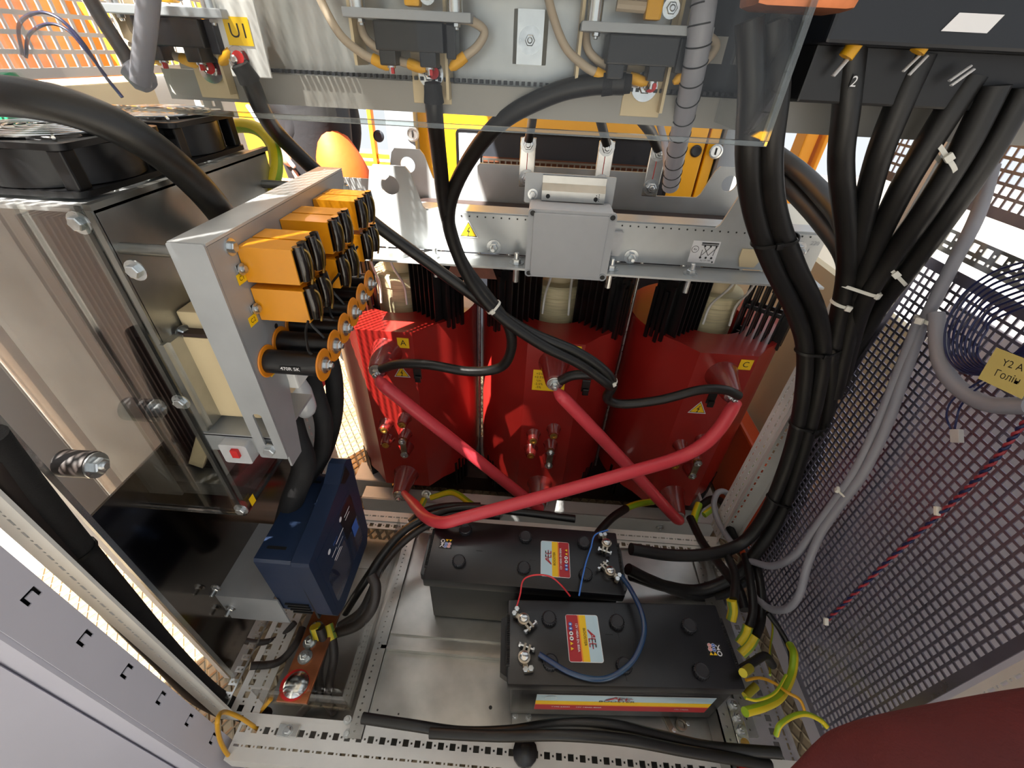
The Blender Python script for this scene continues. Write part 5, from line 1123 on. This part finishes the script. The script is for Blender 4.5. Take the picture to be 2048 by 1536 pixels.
bar = empty('copper_bar', 'copper busbar with big domed bolt and lugs at lower left', 'busbar', loc=(-.44, .08, .05)); BI2 = Matrix.Translation((.44, -.08, -.05))
def bb_(b, n, m, s=None): o = b.build(n, m, bar, s); o.matrix_parent_inverse = BI2; return o
bb_(MB().cbox(-.470, -.405, .020, .26, .060, .068, .001), 'bar', 'copper')
p = at(588, 1368, z=.075); bb_(MB().lathe((p.x, p.y, .068), (0, 0, 1), [(.030, 0), (.030, .003), (.020, .004)], 24), 'red_washer', 'cap_red', 40); bb_(MB().lathe((p.x + .004, p.y, .071), (0, 0, 1), [(.026, 0), (.026, .003), (.020, .010), (.008, .014)], 24), 'domed_bolt', 'steel', 40)
for q in ((609, 1312), (619, 1282), (632, 1254)):
    p = at(*q, z=.075); b = MB(); bolt_geo(b, (p.x, p.y, .069), (0, 0, 1), .009, .006); bb_(b, 'lug_bolt', 'zinc', 35)
cable('yellow_wire', px((542, 1398, .03), (530, 1412, .025), (520, 1424, .02)), .0045, 'wire_yellow', 'short yellow wire end beside the copper bar', 'wire', None, 8)
cable('yellow_wire', px((515, 1458, -.01), (480, 1435, -.012), (448, 1424, -.02), (435, 1440, -.045), (440, 1480, -.055), (458, 1512, -.06), (478, 1516, -.06)), .0042, 'wire_yellow', 'yellow wire looping from the post to the open door', 'wire', None, 8)
# --- front floor cables
cable('floor_cable', px((725, 1436, .0), (820, 1450, -.005), (920, 1464, -.005), (1020, 1462, -.003), (1120, 1448, .003), (1220, 1450, .003), (1320, 1472, 0), (1420, 1494, -.003), (1560, 1506, -.005)), .0105, K, 'upper black cable lying along the front of the floor')
cable('floor_cable', px((860, 1466, -.02), (1000, 1472, -.02), (1120, 1470, -.02), (1250, 1480, -.02), (1380, 1504, -.02), (1540, 1530, -.02)), .0100, K, 'lower black cable lying along the front of the floor')
# --- battery wires
cable('jumper_cable', pz((1243, 1152, .205), (1262, 1180, .215), (1283, 1225, .225), (1288, 1268, .228), (1268, 1318, .222), (1230, 1350, .212), (1190, 1358, .206), (1140, 1345, .204), (1100, 1322, .206), (1078, 1308, .208)), .0055, 'jumper_blue', 'dark blue jumper cable joining the two batteries', 'cable')
cable('thin_wire', pz((1031, 1222, .205), (1040, 1190, .215), (1047, 1160, .235), (1070, 1150, .245), (1100, 1153, .245), (1122, 1170, .235), (1140, 1192, .205)), .0018, 'wire_red', 'thin red wire between the batteries', 'wire', None, 8)
cable('thin_wire', pz((1216, 1060, .205), (1190, 1070, .207), (1182, 1095, .206), (1172, 1125, .206), (1164, 1160, .206), (1158, 1192, .20)), .0020, 'wire_bright_blue', 'thin bright blue wire between the batteries', 'wire', None, 8)
# stray clamp on the tray
cl = empty('loose_clamp', 'loose tarnished battery clamp lying before the striped label', 'clamp', loc=tuple(at(1350, 1445, z=-.01))); c0_ = cl.location
b = MB(); b.box(-.022, -.010, -.016, .022, .0, .006, Matrix.Rotation(.35, 4, 'Z')); b.build('arm', 'plated_nickel', cl); b = MB(); b.lathe((.012, -.004, 0), (0, 0, 1), [(.012, 0), (.012, .008), (.0085, .008), (.0085, 0)], 18, False, False); b.build('ring', 'plated_nickel', cl, 40)
for (x, y) in ((-.022, .022), (-.008, -.016), (.006, .018), (.026, -.002)): bolt((x, y, .006), (0, 0, 1), .0042, cl, 0, 'zinc', 'bolt', False)
# red capped terminal block, right front
tb = empty('terminal_block', 'terminal block with three screws and a red cap at the right front', 'terminal block', loc=(.50, .03, 0)); TBI = Matrix.Translation((-.50, -.03, 0))
def tb_(b, n, m, s=None): o = b.build(n, m, tb, s); o.matrix_parent_inverse = TBI; return o
b = MB().holed(frame((.472, -.030, .052), (0, 1, 0), (1, 0, 0)), .13, .026, .003, rows(.13, [(.013, .004, .004, 0)], .022)); b.box(.472, .475, -.030, .10, -.01, .052); tb_(b, 'rail', 'galv'); tb_(MB().cbox(.500, .528, -.018, .095, .03, .052, .002), 'bar', 'galv_bright')
for i, y in enumerate((.088, .066, .044)):
    b = MB(); bolt_geo(b, (.512, y, .052), (0, 0, 1), .0075, .005); tb_(b, 'screw', 'zinc', 35)
tb_(MB().lathe((.514, .022, .052), (0, 0, 1), [(.009, 0), (.009, .002), (.004, .002)], 16), 'brass_eye', 'brass', 40)
tb_(MB().cbox(.488, .532, -.052, -.008, .02, .058, .006), 'red_cap', 'cap_red', 40); tb_(MB().lathe((.524, -.004, .058), (0, 0, 1), [(.012, 0), (.012, .008), (.008, .011)], 6), 'cap_bolt', 'zinc')
tag(MB().box(.53, .60, -.03, .09, -.012, -.008).build('base_plate', 'galv_bright'), 'small bright plate beside the red capped terminal block', 'plate')
# --- earth wires at the right foot
E1 = 'earth_wire'
cable('earth_cable', px((1490, 1424, .03), (1530, 1412, .05), (1562, 1392, .08), (1583, 1350, .13), (1588, 1310, .17), (1580, 1290, .20)), .0085, E1, 'yellow-green earth cable curving up from the terminal block')
cable('earth_cable', px((1490, 1396, .05), (1515, 1400, .05), (1550, 1385, .07), (1572, 1350, .11)), .0028, E1, 'thin green earth wire from the terminal block screw', 'wire', None, 8)
cable('earth_cable', px((1492, 1360, .09), (1520, 1356, .10), (1548, 1366, .10), (1575, 1385, .08), (1600, 1400, .07), (1612, 1430, .05)), .0030, 'wire_yellow', 'thin yellow wire beside the right battery end', 'wire', None, 8)
cable('earth_cable', px((1552, 1470, .0), (1560, 1450, .01), (1585, 1433, .03), (1612, 1428, .04), (1640, 1440, .04), (1655, 1455, .03)), .0048, E1, 'bright green earth wire arching out from behind the maroon cloth', 'wire', None, 8)
cable('earth_cable', px((1530, 1215, .36), (1545, 1250, .30), (1540, 1300, .22), (1540, 1350, .14)), .0025, E1, 'thin green earth wire down the foot of the perforated panel', 'wire', None, 8)
for i, (a, c_) in enumerate((((1463, 1200, .27), (1462, 1240, .24)), ((1496, 1252, .23), (1478, 1288, .20)), ((1510, 1272, .21), (1482, 1308, .18)))):
    tag(MB().tube([at(a[0], a[1], y=a[2]), (at(a[0], a[1], y=a[2]) + at(c_[0], c_[1], y=c_[2])) / 2 + Vector((.004, 0, 0)), at(c_[0], c_[1], y=c_[2])], .0115, 12, 4).build('earth_tape', 'earth_tape', None, 60), ['top yellow-green tape sleeve beside the right battery end', 'middle yellow-green tape sleeve beside the right battery end', 'bottom yellow-green tape sleeve beside the right battery end'][i], 'tape')
cable('foot_cable', px((1450, 1100, .42), (1470, 1150, .34), (1468, 1200, .27)), .0105, K, 'short black cable above the top yellow-green sleeve')
cable('foot_cable', px((1490, 1110, .42), (1502, 1170, .33), (1506, 1220, .27), (1498, 1255, .23)), .0100, K, 'middle black cable bending to a yellow-green sleeve')
cable('foot_cable', px((1510, 1110, .42), (1522, 1180, .33), (1522, 1240, .26), (1510, 1275, .21)), .0105, K, 'outer black cable bending to a yellow-green sleeve')
cable('foot_cable', px((1535, 1225, .27), (1560, 1260, .24), (1580, 1300, .20), (1584, 1340, .16)), .0065, K, 'black cable stub at the lower edge of the perforated panel')
cable('foot_cable', px((1480, 1340, .12), (1505, 1325, .14), (1530, 1312, .16), (1545, 1330, .16)), .009, K, 'dark cable loop behind the right battery end')
for (a, c_) in (((1490, 1392), (1512, 1372)), ((1486, 1346), (1500, 1336))):
    A, B = at(*a, y=.09), at(*c_, y=.11); tag(MB().tube([A, B], .0085, 10, 2).build('earth_spring', 'earth_dark', None, 60), '%s yellow and black striped sleeve behind the right battery end' % ('lower' if a[1] > 1380 else 'upper'), 'sleeve')
# earth cables behind the rear battery
cable('earth_cable', px((862, 995, .70), (905, 985, .70), (938, 1005, .64), (960, 1022, .60)), .0105, E1, 'yellow-green earth cable bolted under the left coil')
bolt(at(853, 988, y=.715), (0, -1, .4), .010, None).name = 'earth_bolt'
tag(bpy.data.objects['earth_bolt'], 'earth bolt on the lower beam under the left coil', 'bolt')
tag(MB().tube(px((848, 1000, .70), (840, 1015, .66)), .012, 12, 2).build('earth_tape', 'earth_tape', None, 60), 'yellow-green tape stub under the left coil', 'tape')
cable('earth_cable', px((1306, 1003, .70), (1275, 1008, .66), (1248, 1018, .62)), .0110, E1, 'yellow-green sleeved cable end between middle and right coil')
cable('thick_cable', px((1252, 1017, .62), (1225, 1035, .56), (1200, 1062, .50), (1186, 1085, .46)), .0125, K, 'black cable running down behind the rear battery right corner')
cable('thick_cable', px((960, 1012, .56), (900, 1012, .56), (850, 1022, .52), (820, 1045, .48)), .0110, K, 'black cable behind the left end of the rear battery')
# right foot tangle behind the post
cable('earth_cable', px((1398, 1008, .68), (1390, 1030, .64), (1386, 1050, .60)), .0120, E1, 'yellow-green sleeve under the right coil bushing')
cable('earth_cable', px((1424, 1018, .66), (1408, 1030, .64)), .0100, E1, 'short yellow-green cable stub right of the lower bushing')
cable('thick_cable', px((1380, 1035, .62), (1405, 1085, .52), (1440, 1130, .42), (1475, 1175, .35), (1490, 1220, .29)), .0125, K, 'black cable falling from the right coil to the floor')
cable('thick_cable', px((1400, 1012, .68), (1425, 998, .68), (1450, 1010, .64), (1458, 1050, .56), (1475, 1090, .48)), .0120, K, 'black cable looping under the right coil')
cable('grey_cable', px((1468, 1030, .58), (1455, 988, .62), (1436, 985, .62), (1428, 1010, .60), (1440, 1050, .55), (1470, 1095, .47)), .0085, 'cable_grey', 'grey cable loop at the foot of the right post')
cable('earth_cable', px((1730, 595, .60), (1680, 670, .60), (1620, 765, .60), (1560, 850, .60), (1515, 920, .60), (1475, 985, .59), (1458, 1040, .58), (1466, 1090, .52)), .0042, E1, 'right one of two thin green-yellow wires along the right post', 'wire', None, 8)
cable('earth_cable', px((1600, 800, .61), (1540, 880, .61), (1490, 955, .60), (1460, 1010, .59), (1452, 1060, .55)), .0038, E1, 'left one of two thin green-yellow wires along the right post', 'wire', None, 8)
# --- grey cables on the perforated panel
def wx(*a): return [at(p[0], p[1], x=p[2]) for p in a]
cable('grey_cable', wx((1985, 330, .66), (1955, 430, .66), (1905, 530, .665), (1850, 640, .668)), .0095, 'cable_grey', 'upper grey cable in front of the big-holed sheet', 'cable')
cable('grey_cable', wx((1848, 640, .668), (1806, 760, .668), (1770, 860, .668), (1725, 950, .668), (1680, 1010, .666), (1640, 1070, .664), (1615, 1130, .662), (1598, 1190, .655), (1572, 1218, .65), (1535, 1215, .64), (1500, 1180, .63)), .0085, 'cable_grey', 'right one of two grey cables running down the perforated panel')
cable('grey_cable', wx((1838, 640, .662), (1793, 755, .664), (1755, 850, .664), (1712, 940, .664), (1668, 1005, .662), (1628, 1060, .66), (1590, 1110, .655), (1545, 1132, .65), (1500, 1122, .64)), .0085, 'cable_grey', 'left one of two grey cables running down the perforated panel')
cable('grey_cable', wx((1872, 628, .660), (1876, 690, .655), (1886, 735, .65), (1920, 778, .65), (1975, 808, .65), (2060, 812, .65)), .0115, 'cable_grey', 'fat grey cable curving out to the right edge')
tie([(at(1852, 640, x=.668), .009), (at(1842, 640, x=.662), .009), (at(1872, 640, x=.66), .0115)], (0, -.2, -1), 'tie_white', 'pale tie joining the grey cables on the perforated panel', .006, hd=(-1, -.5, 0))
tie([(at(1698, 985, x=.667), .0085), (at(1682, 985, x=.663), .0085)], (0, .2, -1), 'tie_white', 'pale tie low on the two grey cables', .004, hd=(-1, .4, 0))
# coil of thin blue wire with a paper note
for i in range(9):
    s = 1 - i * .045; cx_, cy_ = 1985 + i * 3, 640 + i * 2; pts = []
    for k in range(15):
        a = math.radians(62 - k * 19.5); pts.append((cx_ + (112 + (i % 3) * 8) * s * math.cos(a) * 1.0 - 14, cy_ - 108 * s * math.sin(a) - (38 if k > 11 else 0) * 0, .640 - .004 * (i % 4)))
    pts = [(2060, 520 + i * 11, .64), (1985, 545 + i * 12, .645), (1925 + i * 6, 590 + i * 9, .648), (1893 + i * 8, 650 + i * 5, .65 - .003 * (i % 3)), (1892 + i * 8, 705 + i * 1, .65), (1918 + i * 7, 740 - i * 1, .645), (1965 + i * 4, 750 - i * 3, .64), (2010, 738 - i * 2, .636), (2060, 716 - i * 4, .63)]
    cable('blue_wire', wx(*pts), .0017, 'wire_blue', ['outermost', 'second', 'third', 'fourth', 'fifth', 'sixth', 'seventh', 'eighth', 'innermost'][i] + ' strand, counted from outside, of the thin dark blue wire coil', 'wire', 'strands of the blue wire coil', 6)
cable('blue_wire', wx((1990, 745, .645), (1940, 775, .648), (1905, 800, .65), (1893, 830, .652), (1903, 862, .655)), .0015, 'wire_blue', 'left thin blue wire tail ending in a white plug', 'wire', None, 6)
cable('blue_wire', wx((1990, 752, .645), (1945, 785, .648), (1920, 815, .65), (1912, 845, .652), (1908, 866, .655)), .0015, 'wire_blue', 'right thin blue wire tail ending in a white plug', 'wire', None, 6)
p = at(1915, 872, x=.655); tag(MB().cbox(-.004, .004, -.010, .010, -.008, .006, .001, Matrix.Translation(p) @ Matrix.Rotation(.8, 4, 'X')).build('wire_plug', 'tape_pale'), 'small white plug at the end of two blue wires', 'plug')
nb = at(2018, 745, x=.63); M = frame(nb, (0, -1, -.34), (0, -.34, 1)); M = frame(nb, at(2048, 760, x=.63) - at(1990, 735, x=.63), (0, 0, 1))
sign('paper_note', M, .060, .046, [('t', 'Y2 A', .0, .010, .013, 'print_black', 1, .1), ('t', 'Голін', .002, -.006, .013, 'print_black', 1, .05)], 'note_yellow', None, .0008); tag(bpy.data.objects['paper_note'], 'pale yellow handwritten paper note on the blue wire coil', 'note')
# twisted red and blue pair
T0 = wx((2060, 830, .655), (1985, 925, .66), (1900, 1010, .664), (1800, 1100, .668), (1715, 1182, .670), (1655, 1240, .672)); cp = curve_pts([Vector(p) for p in T0], 26)
for j, (m, lab) in enumerate((('wire_dull_red', 'red strand of the twisted pair across the perforated panel'), ('wire_blue', 'blue strand of the twisted pair across the perforated panel'))):
    P = []
    for i, p in enumerate(cp):
        d = (cp[min(i + 1, len(cp) - 1)] - cp[max(i - 1, 0)]).normalized(); q = d.to_track_quat('Z', 'Y'); a = i * 1.05 + j * math.pi; P.append(p + q @ Vector((.0021 * math.cos(a), .0021 * math.sin(a), 0)))
    tag(MB().tube(P, .0022, 6, 1, False).build('twisted_wire', m, None, 60), lab, 'wire')
for (q, lab) in (((1875, 1022), 'upper white clip on the twisted red and blue pair'), ((1652, 1243), 'lower white clip on the twisted red and blue pair')):
    p = at(*q, x=.662); tag(MB().cbox(-.004, .004, -.007, .007, -.003, .003, .001, Matrix.Translation(p) @ Matrix.Rotation(.8, 4, 'X')).build('wire_clip', 'tie_white'), lab, 'clip')
# small plate bracket under the charger
lp = MB(); lp.box(-.600, -.48, .14, .31, .255, .259); lp.prism([(-.60, .16), (-.47, .16), (-.47, .259), (-.60, .259)], frame((0, .14, 0), (1, 0, 0), (0, 0, 1)), .003)
o = tag(lp.build('charger_bracket', 'plate_grey'), 'grey sheet bracket carrying the blue charger', 'bracket')
for q in ((433, 1175), (462, 1215)):
    p = at(*q, y=.137); bolt((p.x, .137, p.z), (0, -1, 0), .006, o, .012)
# clips at the front rail
p = at(576, 1462, z=.004); b = MB().cbox(-.022, .022, -.010, .012, 0, .004, .001, Matrix.Translation((p.x, p.y, .001))); o = tag(b.build('rail_clip', 'galv_bright'), 'bright clip screwed to the front rail near the left corner', 'clip'); bolt((p.x, p.y, .005), (0, 0, 1), .006, o)
p = at(1050, 1505, z=.004); tag(MB().lathe((p.x, p.y, 0), (0, 0, 1), [(.026, 0), (.026, .012), (.018, .018), (.012, .028), (.008, .03)], 12).build('plastic_knob', 'black_plastic', None, 40), 'black plastic knob on the middle of the front rail', 'knob')
p = at(1035, 1438, z=0); b = MB().cbox(-.012, .030, -.018, .018, -.004, .003, .001, Matrix.Translation((p.x, p.y, 0))); o = tag(b.build('tray_joint', 'galv'), 'joint plate with two screws between the floor trays', 'joint plate'); bolt((p.x - .006, p.y + .004, .003), (0, 0, 1), .004, o); bolt((p.x + .024, p.y + .004, .003), (0, 0, 1), .004, o)
